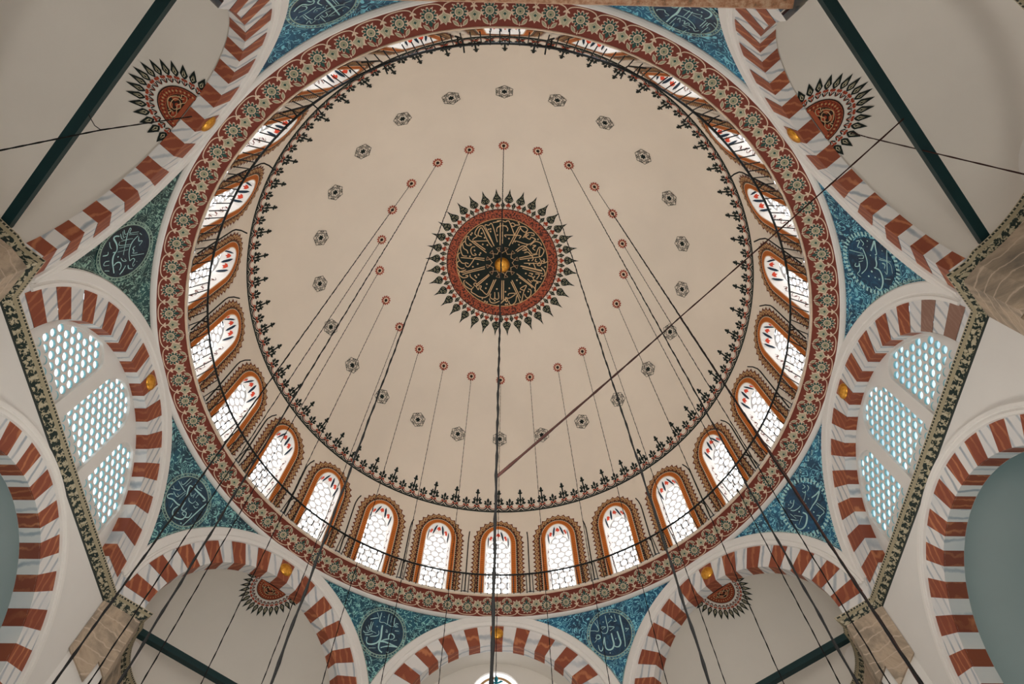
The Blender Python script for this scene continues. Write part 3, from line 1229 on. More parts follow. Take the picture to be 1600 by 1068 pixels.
def crest(fn, tall):
    w_ = UN
    st = lambda pts, w2, k, o=0: mb.stroke(pts, w2 * 1.5, fn, k, o)
    for q in (-1, 1):
        st(smooth_path([(q * 0.003, 0.030), (q * 0.020, 0.013), (q * 0.044, 0.012), (q * 0.0635, 0.028)], 4), 0.0042, 'black')
        st(smooth_path([(q * 0.008, 0.034), (q * 0.022, 0.022), (q * 0.040, 0.021), (q * 0.052, 0.031)], 4), 0.0024, 'rust')
        mb.poly(place(leaf(0.0157, 0.0135, 4), q * 0.004, 0.030, -q * 0.9), fn, 'rust', ZL)
        st([(q * 0.008, 0.004), (0, 0.016)], 0.004, 'black')
    mb.disc((0, 0.028), 0.0055, fn, 'rust', ZL, 8)
    mb.disc((0, 0.028), 0.0022, fn, 'cream', 2 * ZL, 6)
    P = lambda pts: mb.poly(pts, fn, 'black', 0)
    if tall:
        for q in (-1, 1):
            st(smooth_path([(0, 0.038), (q * 0.010, 0.048), (q * 0.020, 0.052)], 3), 0.004, 'black')
            P(place(leaf(0.0224, 0.0149, 4), q * 0.012, 0.048, -q * 1.15))
            P(place(leaf(0.0202, 0.0135, 4), q * 0.016, 0.050, -q * 0.1))
            st(smooth_path([(q * 0.012, 0.052), (q * 0.013, 0.066), (0, 0.082)], 3), 0.004, 'black')
            P(place(leaf(0.0202, 0.0135, 4), q * 0.010, 0.068, -q * 0.95))
            P(place(leaf(0.0157, 0.0108, 4), q * 0.012, 0.076, -q * 0.2))
            st([(0, 0.082), (q * 0.002, 0.100)], 0.003, 'black')
            P(place(leaf(0.0168, 0.0121, 4), 0, 0.112, -q * 1.0))
        st([(0, 0.040), (0, 0.062)], 0.0045, 'black')
        P(place(leaf(0.0224, 0.0162, 4), 0, 0.056))
        P(place(leaf(0.0291, 0.0175, 4), 0, 0.114))
        st([(0, 0.082), (0, 0.118)], 0.0055, 'black')
    else:
        st([(0, 0.034), (0, 0.060)], 0.0045, 'black')
        for q in (-1, 1):
            st(smooth_path([(0, 0.040), (q * 0.009, 0.050), (q * 0.012, 0.060)], 3), 0.0036, 'black')
            P(place(leaf(0.0202, 0.0135, 4), q * 0.006, 0.046, -q * 1.15))
            P(place(leaf(0.0190, 0.0135, 4), q * 0.008, 0.056, -q * 0.8))
        P(place(leaf(0.0336, 0.0175, 4), 0, 0.054))


for k in range(120):
    a = 2 * pi * k / 120
    f0 = dome_local(a, 1.2344 - 1e-6)
    crest(lambda u, v, off, f0=f0: f0(u, -v, off), k % 2 == 0)
part(mb, 'cresting', ceiling, 'black and rust lace cresting painted around the foot of the dome')

# golden globe at the crown
g = MB()
gc = (0, 0, 3.650)
g.grid(lambda a, p: (0.046 * sin(p) * cos(a), 0.046 * sin(p) * sin(a), gc[2] + 0.046 * cos(p)), lin(0, 2 * pi, 24), lin(0, pi, 16), 'gold')
g.tube([(0, 0, 3.690), (0, 0, 3.697)], 0.012, 'gold', 12)
tag(g.build('gold_globe', pivot=(0, 0, 3.60)), 'golden globe at the middle of the black script medallion', 'globe')


# ------------------------------------------------------------------ the eight arches, half domes, pendentives
SIDES = {180: 'bottom', -135: 'lower left', -90: 'left', -45: 'upper left', 0: 'top', 45: 'upper right', 90: 'right', 135: 'lower right'}
PV = 13.85 / 2            # half pitch of the voussoirs in degrees (red + white = 13.85)


def arch(az, pink=False):
    N, T = nt(az)
    root = empty('striped_arch', at(az, 0, A, 1.60), None, 'arch', 'red and white striped arches under the dome')
    b = MB()
    # angle from springing 0..180, reds centred on 90 + k * 13.85
    edges = [0.0]
    kinds = []
    cur = 0.0
    bounds = []
    for k in range(-6, 7):
        c = 90 + k * 13.85
        bounds.append((c - 3.55, c + 3.55))
    for (a0, a1) in bounds:
        if a0 > cur:
            kinds.append((cur, a0, 'marble_w'))
        kinds.append((a0, a1, 'marble_r'))
        cur = a1
    kinds.append((cur, 180.0, 'marble_w'))
    NB = 1.392
    if pink:
        kk = []
        for i, (a0, a1, k) in enumerate(kinds):
            if (a0 < 20):
                kk.append((a0, a1, 'marble_p' if k == 'marble_r' else k))
            else:
                kk.append((a0, a1, k))
        kinds = kk
    def pt(th, r, n):
        th = RAD(th)
        return at(az, -r * cos(th), n, HC + r * sin(th))
    for (a0, a1, k) in kinds:
        ths = lin(a0, a1, 3)
        b.grid(lambda th, r: pt(th, r, A + (0.0012 if k == 'marble_w' else 0)), ths, [R_INT, R_EXT + 0.004], k, False)
        b.grid(lambda th, n: pt(th, R_INT, n), ths, [A, NB], k, False)
    # foot blocks down to the cornice and out to the corner
    for sg in (-1, 1):
        P = lambda s, n, h: at(az, sg * s, n, h)
        b.quad(P(R_INT, A, 1.60), P(R_EXT + 0.004, A, 1.60), P(R_EXT + 0.004, A, HC), P(R_INT, A, HC), 'marble_w')
        b.quad(P(R_INT, A, 1.60), P(R_INT, NB, 1.60), P(R_INT, NB, HC), P(R_INT, A, HC), 'marble_w')
        hh = HC + 0.07
        b.quad(P(R_EXT, A + 0.0006, 1.60), P(SC, A + 0.0006, 1.60), P(SC, A + 0.0006, hh), P(R_EXT - 0.006, A + 0.0006, hh), 'marble_w')
    b.build('voussoirs', root)
    b = MB()
    prof_ = [(R_EXT, A + 0.002), (R_EXT + 0.002, A - 0.007), (R_EXT + 0.012, A - 0.009), (R_EXT + 0.015, A - 0.004), (R_EXT + 0.021, A - 0.004), (R_EXT + 0.024, A - 0.010),
             (R_MOU - 0.006, A - 0.012), (R_MOU, A - 0.008), (R_MOU + 0.002, A + 0.02)]
    th0 = 6.0
    def mp(th, i):
        r, n = prof_[i]
        t_ = RAD(th)
        s = -r * cos(t_)
        lim = n * math.tan(pi / 8)
        s = max(-lim, min(lim, s))
        return at(az, s, n, HC + r * sin(t_))
    b.grid(mp, lin(th0, 180 - th0, 72), range(len(prof_)), 'white', False)
    for th in (th0, 180 - th0):
        ids = [b.add(mp(th, i)) for i in range(len(prof_))]
        b.face(ids, 'white')
    b.build('moulding', root)
    return root


for az in SIDES:
    r = arch(az, az == 90)
    tail = {180: 'at the bottom of the photo framing the bay with a turquoise topped window', -135: 'in front of the lower left half dome', -90: 'framing the left wall of three pierced windows',
            -45: 'in front of the upper left half dome', 0: 'at the top of the photo, mostly hidden by the ledge', 45: 'in front of the upper right half dome',
            90: 'framing the right wall of three pierced windows', 135: 'in front of the lower right half dome'}[az]
    r['label'] = 'striped arch ' + tail

BOSSW = {180: 'bottom arch above the bay window', -135: 'lower left arch beside the half medallion', -90: 'left arch beside the pierced windows', -45: 'upper left arch beside the half medallion',
         45: 'upper right arch beside the half medallion', 90: 'right arch beside the pierced windows', 135: 'lower right arch beside the half medallion'}
for az, w_ in BOSSW.items():
    b = MB()
    N, T = nt(az)
    rb = 0.031
    def bp(a, p):
        rr = rb * sin(p)
        return at(az, rr * cos(a), A - 0.0005 - 0.013 * cos(p), 2.128 + rr * sin(a))
    b.grid(bp, lin(0, 2 * pi, 24), lin(0.02, pi / 2, 7), 'gold')
    tag(b.build('gold_boss', pivot=at(az, 0, A, 2.128)), 'round gold boss on the keystone of the ' + w_, 'boss', 'gold bosses on the arch keystones')

# ---- pendentive tile panels
TILE = {-157.5: ('tile_a', 'roundel_a'), 157.5: ('tile_b', 'roundel_b'), -112.5: ('tile_a', 'roundel_a'), 112.5: ('tile_b', 'roundel_b'), -67.5: ('tile_c', 'roundel_c'), 67.5: ('tile_b', 'roundel_b'), -22.5: ('tile_b', 'roundel_b'), 22.5: ('tile_b', 'roundel_b')}
PLAB = {-157.5: 'between the bottom arch and the lower left arch', 157.5: 'between the bottom arch and the lower right arch', -112.5: 'between the left arch and the lower left arch',
        112.5: 'between the right arch and the lower right arch', -67.5: 'between the left arch and the upper left arch', 67.5: 'between the right arch and the upper right arch',
        -22.5: 'at the top edge, left', 22.5: 'cut by the stone ledge'}
EL0 = math.atan2(2.085 - HC, sqrt(RP * RP - (2.085 - HC) ** 2))


def pend_local(az):
    """gnomonic map about the roundel's centre: u to the right seen from inside, v up"""
    a = RAD(az)
    c = Vector((cos(EL0) * sin(a), -cos(EL0) * cos(a), sin(EL0)))
    tu = Vector((cos(a), sin(a), 0))
    tv = tu.cross(c)
    if tv.z < 0:
        tv = -tv

    def fn(u, v, off):
        d = (c + tu * (u / RP) + tv * (v / RP)).normalized() * (RP - 0.0018 - off)
        return (d.x, d.y, d.z + HC)
    return fn


SCRIPT = {}
SCRIPT[-157.5]=[(.0058,[(-.036,-.020),(-.033,-.003),(-.041,.006),(-.055,.003),(-.060,-.007),(-.052,-.018),(-.036,-.020)]),
 (.0058,[(-.036,-.020),(-.018,-.028),(-.004,-.038)]),
 (.0074,[(.004,-.042),(-.020,-.037),(-.053,-.040),(-.085,-.045)]),
 (.0068,[(-.085,-.045),(-.055,-.048),(-.030,-.056),(-.010,-.067)]),
 (.0084,[(.008,.032),(.006,.011),(.001,-.019),(.002,-.045),(-.001,-.069),(-.009,-.080),(-.022,-.086)]),
 (.0068,[(.002,-.032),(.013,-.051),(.033,-.063),(.051,-.066),(.061,-.058),(.063,-.038)]),
 (.0038,[(.071,.042),(.044,.056),(.035,.057)]),
 (.0032,[(.047,.080),(.033,.060)]),
 (.0037,[(.027,.086),(.027,.050),(.021,.043),(.003,.046),(-.013,.041)]),
 (.0032,[(-.009,.090),(-.012,.048),(-.020,.041)]),
 (.0032,[(-.024,.085),(-.026,.054)]),
 (.0038,[(-.040,.080),(-.044,.050),(-.055,.041),(-.066,.044)]),
 (.0032,[(-.063,.057),(-.054,.057),(-.051,.049),(-.061,.047)]),
 (.0032,[(-.020,.041),(-.033,.038),(-.046,.041)]),
 (.0032,[(.011,.071)]),
 (.0032,[(.054,.034),(.055,-.003),(.042,-.008),(.027,-.010)]),
 (.0032,[(.063,.033),(.063,-.007),(.074,-.008)]),
 (.0026,[(.072,.015),(.061,-.005)]),
 (.0026,[(.081,.005),(.071,-.005)]),
 (.0037,[(.088,-.017),(.077,-.023),(.063,-.016),(.049,-.005)]),
 (.0037,[(.077,-.031),(.057,-.026),(.042,-.015)]),
 (.0037,[(.051,-.032),(.025,-.023),(.014,-.011),(.019,.003)]),
 (.0037,[(.031,.020)]),
 (.0043,[(-.055,.023),(-.074,.026)]),
 (.0027,[(-.013,.007),(-.023,.008),(-.019,.018)]),
 (.0027,[(-.014,.019),(-.017,.009)]),
 (.0031,[(.043,-.083),(.011,-.074)]),
 (.0031,[(-.040,-.078),(-.048,-.081),(-.048,-.074)]),
 (.0027,[(-.060,-.022),(-.075,-.015)])]
SCRIPT[157.5]=[(.0064,[(-.061,.071),(-.061,.050),(-.061,.004),(-.058,-.044),(-.053,-.073)]),
 (.0087,[(-.061,.071),(-.062,.054)]),
 (.0074,[(-.033,.004),(-.035,-.024),(-.037,-.049),(-.025,-.064),(-.011,-.062),(-.002,-.053)]),
 (.0074,[(-.004,.003),(-.004,-.025),(-.004,-.049),(.008,-.066),(.025,-.067),(.036,-.055),(.035,-.028),(.032,-.006)]),
 (.0048,[(.032,-.006),(.041,-.027),(.051,-.055),(.061,-.064),(.068,-.053),(.068,-.035)]),
 (.0048,[(.069,.012),(.054,.008),(.052,-.004),(.062,-.008),(.073,-.003),(.066,.007)]),
 (.0032,[(.070,-.010),(.083,-.019)]),
 (.0038,[(.005,.089),(.006,.057),(.007,.027),(.018,.010),(.034,.012),(.041,.023)]),
 (.0035,[(.038,.086),(.040,.047),(.036,.035)]),
 (.0030,[(.049,.079),(.051,.039)]),
 (.0032,[(.063,.071),(.051,.039),(.056,.027),(.072,.033),(.092,.038)]),
 (.0032,[(.034,.042),(.016,.037),(.034,.030)]),
 (.0038,[(.002,.035),(-.024,.026),(-.000,.015)]),
 (.0033,[(.001,.051),(-.019,.061)]),
 (.0068,[(-.021,.079),(-.025,.067)]),
 (.0033,[(-.028,.052),(-.040,.051),(-.042,.057)]),
 (.0027,[(-.039,.083),(-.039,.056)]),
 (.0032,[(-.079,.008),(-.075,.003),(-.089,.001),(-.072,-.008)]),
 (.0041,[(.022,.062)]),
 (.0040,[(-.018,-.027)]),
 (.0039,[(.022,-.082)]),
 (.0033,[(-.017,.090)])]
SCRIPT[-112.5]=[(.0064,[(.026,.056),(.039,.050),(.034,.035),(.016,.010),(.008,-.019),(.010,-.033),(.026,-.039),(.050,-.042),(.070,-.054),(.079,-.050),(.075,-.037),(.065,-.027)]),
 (.0071,[(.016,.058),(-.022,.063),(-.055,.065),(-.050,.053)]),
 (.0049,[(-.070,.058),(-.066,-.000),(-.063,-.043),(-.060,-.077)]),
 (.0044,[(.002,-.007),(-.004,-.032),(-.012,-.039),(-.021,-.030),(-.021,-.017)]),
 (.0054,[(.013,-.043),(.017,-.063),(.010,-.077),(-.003,-.082),(-.020,-.077),(-.038,-.064),(-.042,-.048),(-.036,-.033),(-.023,-.035),(-.022,-.047),(-.036,-.046)]),
 (.0045,[(-.042,-.048),(-.055,-.036),(-.052,-.014)]),
 (.0032,[(.090,.022),(.047,.019),(.034,.021)]),
 (.0030,[(.063,.069),(.064,.029),(.081,.029)]),
 (.0030,[(.051,.069),(.052,.032)]),
 (.0030,[(.091,-.007),(.077,-.011),(.060,.001),(.060,.010)]),
 (.0025,[(.089,-.021),(.072,-.009)]),
 (.0030,[(.072,-.021),(.050,-.023),(.041,-.014),(.055,-.013)]),
 (.0027,[(.036,.020),(.043,-.022)]),
 (.0027,[(.030,.018),(.031,-.022)]),
 (.0028,[(.014,.034),(.002,.028),(-.001,.041)]),
 (.0028,[(-.001,.051),(-.008,.029)]),
 (.0028,[(-.015,.056),(-.017,.038)]),
 (.0033,[(.004,.016),(-.006,.008),(-.024,.013),(-.027,.030)]),
 (.0030,[(-.032,.029),(-.048,.029),(-.039,.020)]),
 (.0030,[(-.035,.010),(-.049,.011),(-.053,.021)]),
 (.0038,[(.020,.074),(.006,.069),(-.013,.076)]),
 (.0031,[(-.001,.080),(-.010,.086)]),
 (.0037,[(.038,-.051),(.032,-.072)]),
 (.0049,[(-.048,-.076)]),
 (.0037,[(-.008,-.059)]),
 (.0030,[(.030,.075)]),
 (.0038,[(-.086,-.005)])]
SCRIPT[112.5]=[(.0061,[(-.051,.003),(-.076,-.004),(-.097,-.007),(-.065,-.019),(-.046,-.021),(-.031,-.021),(-.020,-.023),(-.003,-.024)]),
 (.0072,[(.024,-.006),(.018,-.025),(.034,-.041),(.058,-.051),(.080,-.047),(.089,-.031),(.085,-.013)]),
 (.0033,[(-.053,-.029),(-.061,-.073)]),
 (.0033,[(-.045,-.029),(-.050,-.075),(-.030,-.076),(-.013,-.077),(.011,-.082)]),
 (.0033,[(-.013,-.060),(-.023,-.072),(-.009,-.074)]),
 (.0036,[(-.077,.051),(-.073,.038),(-.057,.035)]),
 (.0037,[(-.064,.068),(-.064,.054),(-.048,.058)]),
 (.0034,[(-.041,.052),(-.043,.041),(-.052,.041),(-.033,.029),(-.012,.021)]),
 (.0042,[(.059,.041),(.048,.028),(.029,.021),(.011,.019)]),
 (.0039,[(.014,.058),(.035,.046),(.055,.047),(.061,.056)]),
 (.0032,[(.027,.067),(.036,.063),(.030,.054)]),
 (.0031,[(.093,.026),(.074,-.002),(.062,-.013)]),
 (.0034,[(.071,.032),(.065,-.001)]),
 (.0033,[(.062,.015),(.037,-.018)]),
 (.0031,[(.040,-.014),(.074,-.027)]),
 (.0052,[(.034,.008)]),
 (.0051,[(-.014,-.042)]),
 (.0046,[(.005,-.046)]),
 (.0046,[(.051,-.068)]),
 (.0032,[(.048,.063)]),
 (.0031,[(-.014,.008)]),
 (.0036,[(-.037,.011)])]
SCRIPT[-67.5]=[(.0059,[(.063,-.036),(.066,-.051),(.059,-.058),(.036,-.042),(.016,-.035),(.004,-.038),(.004,-.050)]),
 (.0063,[(.004,-.038),(-.011,-.045),(-.031,-.045),(-.054,-.039),(-.078,-.032)]),
 (.0046,[(-.048,-.037),(-.039,-.026),(-.042,-.012),(-.057,-.006),(-.071,-.011)]),
 (.0034,[(.090,-.000),(.065,-.004),(.036,-.004),(.013,-.004),(-.014,-.004)]),
 (.0030,[(.090,-.000),(.084,.006),(.069,.004),(.069,.017),(.069,.041)]),
 (.0025,[(.063,.002),(.061,.041)]),
 (.0041,[(.054,.042),(.034,.025),(.010,.018),(-.018,.020),(-.043,.028)]),
 (.0030,[(-.043,.028),(-.035,.039),(-.042,.048),(-.057,.042),(-.067,.046),(-.059,.052)]),
 (.0037,[(-.058,.023),(-.072,.028),(-.076,.045)]),
 (.0027,[(.042,-.024),(.045,-.001),(.045,.023)]),
 (.0027,[(.042,-.029),(.027,-.028),(.024,.018)]),
 (.0025,[(.017,-.027),(.018,.014)]),
 (.0023,[(.002,-.031),(.004,.012)]),
 (.0029,[(.072,-.034),(.053,-.025),(.049,-.017)]),
 (.0027,[(.080,-.026),(.056,-.018),(.059,-.009)]),
 (.0027,[(.086,-.023),(.067,-.014),(.070,-.005)]),
 (.0035,[(.049,.046),(.032,.050),(.030,.065),(.013,.056)]),
 (.0030,[(.063,.047),(.055,.057)]),
 (.0037,[(.013,.039),(.005,.031),(-.005,.038),(-.014,.035),(-.015,.054)]),
 (.0033,[(-.023,.029),(-.023,.083)]),
 (.0027,[(.048,-.073),(.031,-.067),(.019,-.058)]),
 (.0028,[(-.024,-.012),(-.037,-.002),(-.040,.013),(-.031,.004)]),
 (.0031,[(-.026,-.059),(-.026,-.076),(-.039,-.079),(-.042,-.057)]),
 (.0046,[(-.088,-.007),(-.075,.004),(-.058,.013)]),
 (.0045,[(-.001,-.090),(-.001,-.071),(.010,-.070)]),
 (.0034,[(-.060,-.073),(-.065,-.053)]),
 (.0045,[(-.017,-.025)]),
 (.0023,[(-.050,.058)])]
SCRIPT[67.5]=[(.0065,[(-.050,-.008),(-.071,-.020),(-.092,-.032),(-.066,-.031),(-.043,-.031),(-.037,-.023)]),
 (.0055,[(-.033,-.027),(-.019,-.023),(-.005,-.024),(.010,-.019),(.016,-.010)]),
 (.0065,[(.016,-.010),(.019,-.030),(.038,-.040),(.065,-.041),(.093,-.030),(.096,-.017),(.090,-.005)]),
 (.0038,[(-.088,.029),(-.074,.018),(-.064,.025)]),
 (.0036,[(-.078,.049),(-.081,.034),(-.055,.048),(-.055,.029),(-.047,.039)]),
 (.0045,[(-.053,.027),(-.029,.020),(-.001,.017),(.026,.025),(.052,.050)]),
 (.0040,[(-.037,.088),(-.032,.029)]),
 (.0035,[(-.020,.055),(-.025,.031),(-.012,.033),(-.009,.052)]),
 (.0031,[(-.003,.035),(.006,.055)]),
 (.0038,[(.013,.069),(.026,.074),(.023,.058),(.010,.053),(.039,.055),(.056,.068),(.065,.054)]),
 (.0040,[(-.067,-.079),(-.024,-.071),(.027,-.064),(.020,-.055)]),
 (.0030,[(-.029,-.039),(-.024,-.088)]),
 (.0032,[(-.022,-.037),(-.018,-.082),(.019,-.088)]),
 (.0050,[(-.010,-.048),(-.008,-.060),(.009,-.055)]),
 (.0032,[(.049,-.051),(.045,-.077)]),
 (.0056,[(.055,.019)]),
 (.0045,[(.054,-.009)]),
 (.0045,[(.057,-.026)]),
 (.0060,[(.033,.003)]),
 (.0035,[(-.031,-.002)]),
 (.0040,[(-.087,-.001)]),
 (.0030,[(-.060,-.058)]),
 (.0025,[(-.064,.005)])]
SCRIPT[-22.5]=[(.0061,[(-.075,-.046),(-.056,-.057),(-.039,-.059),(-.029,-.043),(-.015,-.038),(-.007,-.049),(-.008,-.061)]),
 (.0038,[(-.046,-.053),(-.038,-.043),(-.039,-.031),(-.049,-.025),(-.068,-.029)]),
 (.0047,[(-.021,-.068),(-.016,-.051),(-.007,-.052)]),
 (.0052,[(.008,-.042),(-.004,-.029),(.000,-.007)]),
 (.0067,[(.022,-.027),(.021,.025),(.018,.085)]),
 (.0031,[(-.017,-.014),(-.046,-.007),(-.078,-.003)]),
 (.0031,[(-.096,-.003),(-.080,-.014)]),
 (.0026,[(-.096,-.003),(-.083,.006)]),
 (.0033,[(-.068,.001),(-.068,.031)]),
 (.0033,[(-.061,-.002),(-.060,.029),(-.055,.042)]),
 (.0031,[(-.009,.005),(-.022,-.002),(-.035,.007)]),
 (.0033,[(.054,.042),(.035,.031),(.010,.025),(-.022,.031),(-.048,.042),(-.042,.057),(-.035,.053)]),
 (.0034,[(-.031,.044),(-.031,.086)]),
 (.0031,[(-.025,.042),(-.022,.060),(-.010,.055),(-.008,.038),(-.001,.042),(.008,.041)]),
 (.0034,[(-.013,.065),(.013,.056),(.048,.050),(.057,.071)]),
 (.0031,[(.035,-.014),(.034,.027)]),
 (.0031,[(.041,-.009),(.041,.027)]),
 (.0031,[(.053,.034),(.080,.034)]),
 (.0031,[(-.080,.048),(-.065,.039),(-.068,.058),(-.051,.054)]),
 (.0029,[(-.007,.068),(.008,.071)]),
 (.0038,[(-.002,.006)]),
 (.0038,[(.009,.007)]),
 (.0038,[(.001,.016)]),
 (.0029,[(-.024,.008)]),
 (.0029,[(.037,.069)])]
SCRIPT[22.5]=[(.0073,[(-.029,-.038),(-.021,.010),(-.024,.047),(-.025,.088)]),
 (.0053,[(-.038,-.027),(-.034,-.017),(-.041,-.004),(-.061,-.005)]),
 (.0058,[(-.022,-.027),(-.018,-.048),(-.001,-.046)]),
 (.0072,[(-.001,-.074),(.025,-.082),(.047,-.081),(.056,-.069),(.057,-.048),(.052,-.032)]),
 (.0034,[(-.012,.040),(-.013,.090)]),
 (.0036,[(.001,-.032),(.001,.014)]),
 (.0036,[(.010,-.033),(.014,.014)]),
 (.0034,[(-.017,-.022),(.013,-.028),(.037,-.041),(.040,-.028)]),
 (.0039,[(-.018,.026),(.008,.018),(.038,.026),(.058,.044)]),
 (.0031,[(-.005,.048),(-.002,.033),(.007,.056)]),
 (.0034,[(.007,.041),(.016,.035),(.021,.052),(.028,.035),(.034,.044),(.020,.064),(.037,.062)]),
 (.0036,[(.036,.048),(.051,.048),(.062,.058),(.070,.044)]),
 (.0029,[(.017,-.018),(.055,-.021)]),
 (.0039,[(.059,-.027),(.061,.020)]),
 (.0039,[(.067,-.021),(.069,.021)]),
 (.0038,[(.080,-.040),(.093,-.034)]),
 (.0032,[(.080,.001),(.080,.050)]),
 (.0031,[(.075,.001),(.075,-.025),(.103,-.015)]),
 (.0034,[(-.072,.054),(-.074,.045),(-.057,.031),(-.049,.041),(-.034,.047),(-.042,.059)]),
 (.0030,[(-.003,.075),(.001,.122)]),
 (.0029,[(.041,.076),(.037,.115)]),
 (.0048,[(.015,-.057)]),
 (.0048,[(.030,-.057)]),
 (.0029,[(.046,.066)]),
 (.0029,[(.088,.006)])]


def pendentive(az):
    tm, rm = TILE[az]
    root = empty('tile_panel', (RP * sin(RAD(az)), -RP * cos(RAD(az)), 1.80), None, 'tile panel', 'blue tile panels between the arches')
    b = MB()
    HT = 2.206
    hs_ = [1.822 + (HT - 1.822) * (i / 40) for i in range(41)]
    def half(h):
        d = R_MOU * R_MOU - (h - HC) ** 2
        sL = sqrt(d) if d > 0 else 0.0
        if sL > SC:
            sL = SC
        return pi / 8 - math.atan(sL / A) + 0.002
    def pp(h, x, off=0.0):
        R = sqrt((RP - off) ** 2 - (h - HC) ** 2)
        a = RAD(az) + x * half(h)
        return (R * sin(a), -R * cos(a), h)
    b.grid(lambda h, x: pp(h, x), hs_, lin(-1, 1, 24), tm)
    # pale edging line
    for x0 in (-1, 1):
        for wdt in ((0.010, 0.0125),):
            def ed(h, q):
                hf = half(h)
                x = x0 * max(0.0, 1 - (wdt[q]) / (RP * max(hf, 1e-4)))
                return pp(h, x, 0.0012)
            b.grid(ed, hs_[2:], [0, 1], 'tile_edge', False)
    if az in (67.5, 112.5):
        for i in range(1, 15):
            h = 1.875 + (2.175 - 1.875) * i / 15
            for x0 in (-1, 1):
                hf = half(h)
                for q in range(10):
                    a0_, a1_ = 2 * pi * q / 10, 2 * pi * (q + 1) / 10
                    xs = lambda dd: x0 * max(0.0, 1 - (0.017 + dd) / (RP * max(hf, 1e-4)))
                    b.quad(pp(h + 0.0062 * sin(a0_), xs(0.0062 * cos(a0_)), 0.0012), pp(h + 0.0062 * sin(a1_), xs(0.0062 * cos(a1_)), 0.0012),
                           pp(h + 0.0036 * sin(a1_), xs(0.0036 * cos(a1_)), 0.0012), pp(h + 0.0036 * sin(a0_), xs(0.0036 * cos(a0_)), 0.0012), 'tile_line')
        for i in range(-8, 9):
            for q in range(10):
                a0_, a1_ = 2 * pi * q / 10, 2 * pi * (q + 1) / 10
                hh, xx = 2.188, i / 9.5
                kx = 1 / (RP * half(hh))
                b.quad(pp(hh + 0.0062 * sin(a0_), xx + kx * 0.0062 * cos(a0_), 0.0012), pp(hh + 0.0062 * sin(a1_), xx + kx * 0.0062 * cos(a1_), 0.0012),
                       pp(hh + 0.0036 * sin(a1_), xx + kx * 0.0036 * cos(a1_), 0.0012), pp(hh + 0.0036 * sin(a0_), xx + kx * 0.0036 * cos(a0_), 0.0012), 'tile_line')
    o = b.build('tile_field', root)
    fn = pend_local(az)
    b = MB()
    RR = 0.099
    b.disc((0, 0), RR, fn, rm, 0, 48, 5)
    if az in (67.5, 112.5):
        for q in range(44):
            a = 2 * pi * q / 44
            b.stroke([(cos(a) * (RR + 0.006), sin(a) * (RR + 0.006)), (cos(a) * (RR + 0.022), sin(a) * (RR + 0.022))], 0.0075, fn, 'tile_line', ZL)
    else:
        b.ring((0, 0), RR, RR + 0.004, fn, 'tile_edge', ZL, 64)
        b.ring((0, 0), RR + 0.004, RR + 0.012, fn, tm, ZL, 64)
        b.ring((0, 0), RR + 0.012, RR + 0.015, fn, 'tile_edge', ZL, 64)
        for q in range(48):
            a = 2 * pi * q / 48
            b.disc((cos(a) * (RR + 0.008), sin(a) * (RR + 0.008)), 0.0024, fn, 'tile_edge', 2 * ZL, 6)
    rd = b.build('roundel', root)
    rd['label'] = 'dark blue round tile medallion with pale calligraphy'
    if az in SCRIPT:
        b = MB()
        for w_, pts in SCRIPT[az]:
            if len(pts) == 1:
                b.disc(pts[0], w_ * 0.7, fn, 'tile_line', 2 * ZL, 6)
                continue
            P = smooth_path(pts, 4) if len(pts) > 2 else pts
            b.stroke(P, lambda t_, w_=w_: w_ * (0.62 + 0.38 * sin(pi * min(1, t_ * 1.2 + 0.1))), fn, 'tile_line', 2 * ZL)
        sc_ = b.build('calligraphy', rd)
    return root


for az in TILE:
    r = pendentive(az)
    r['label'] = 'blue tile panel with round calligraphy ' + PLAB[az]

# ---- half domes on the diagonals
N0, RH = 1.382, 0.434


def hd(az, th, ph, off=0.0):
    """th around from -90..90 (s axis), ph from zenith 0..90"""
    r = RH - off
    return at(az, r * sin(ph) * sin(th), N0 + r * sin(ph) * cos(th), HC + r * cos(ph))


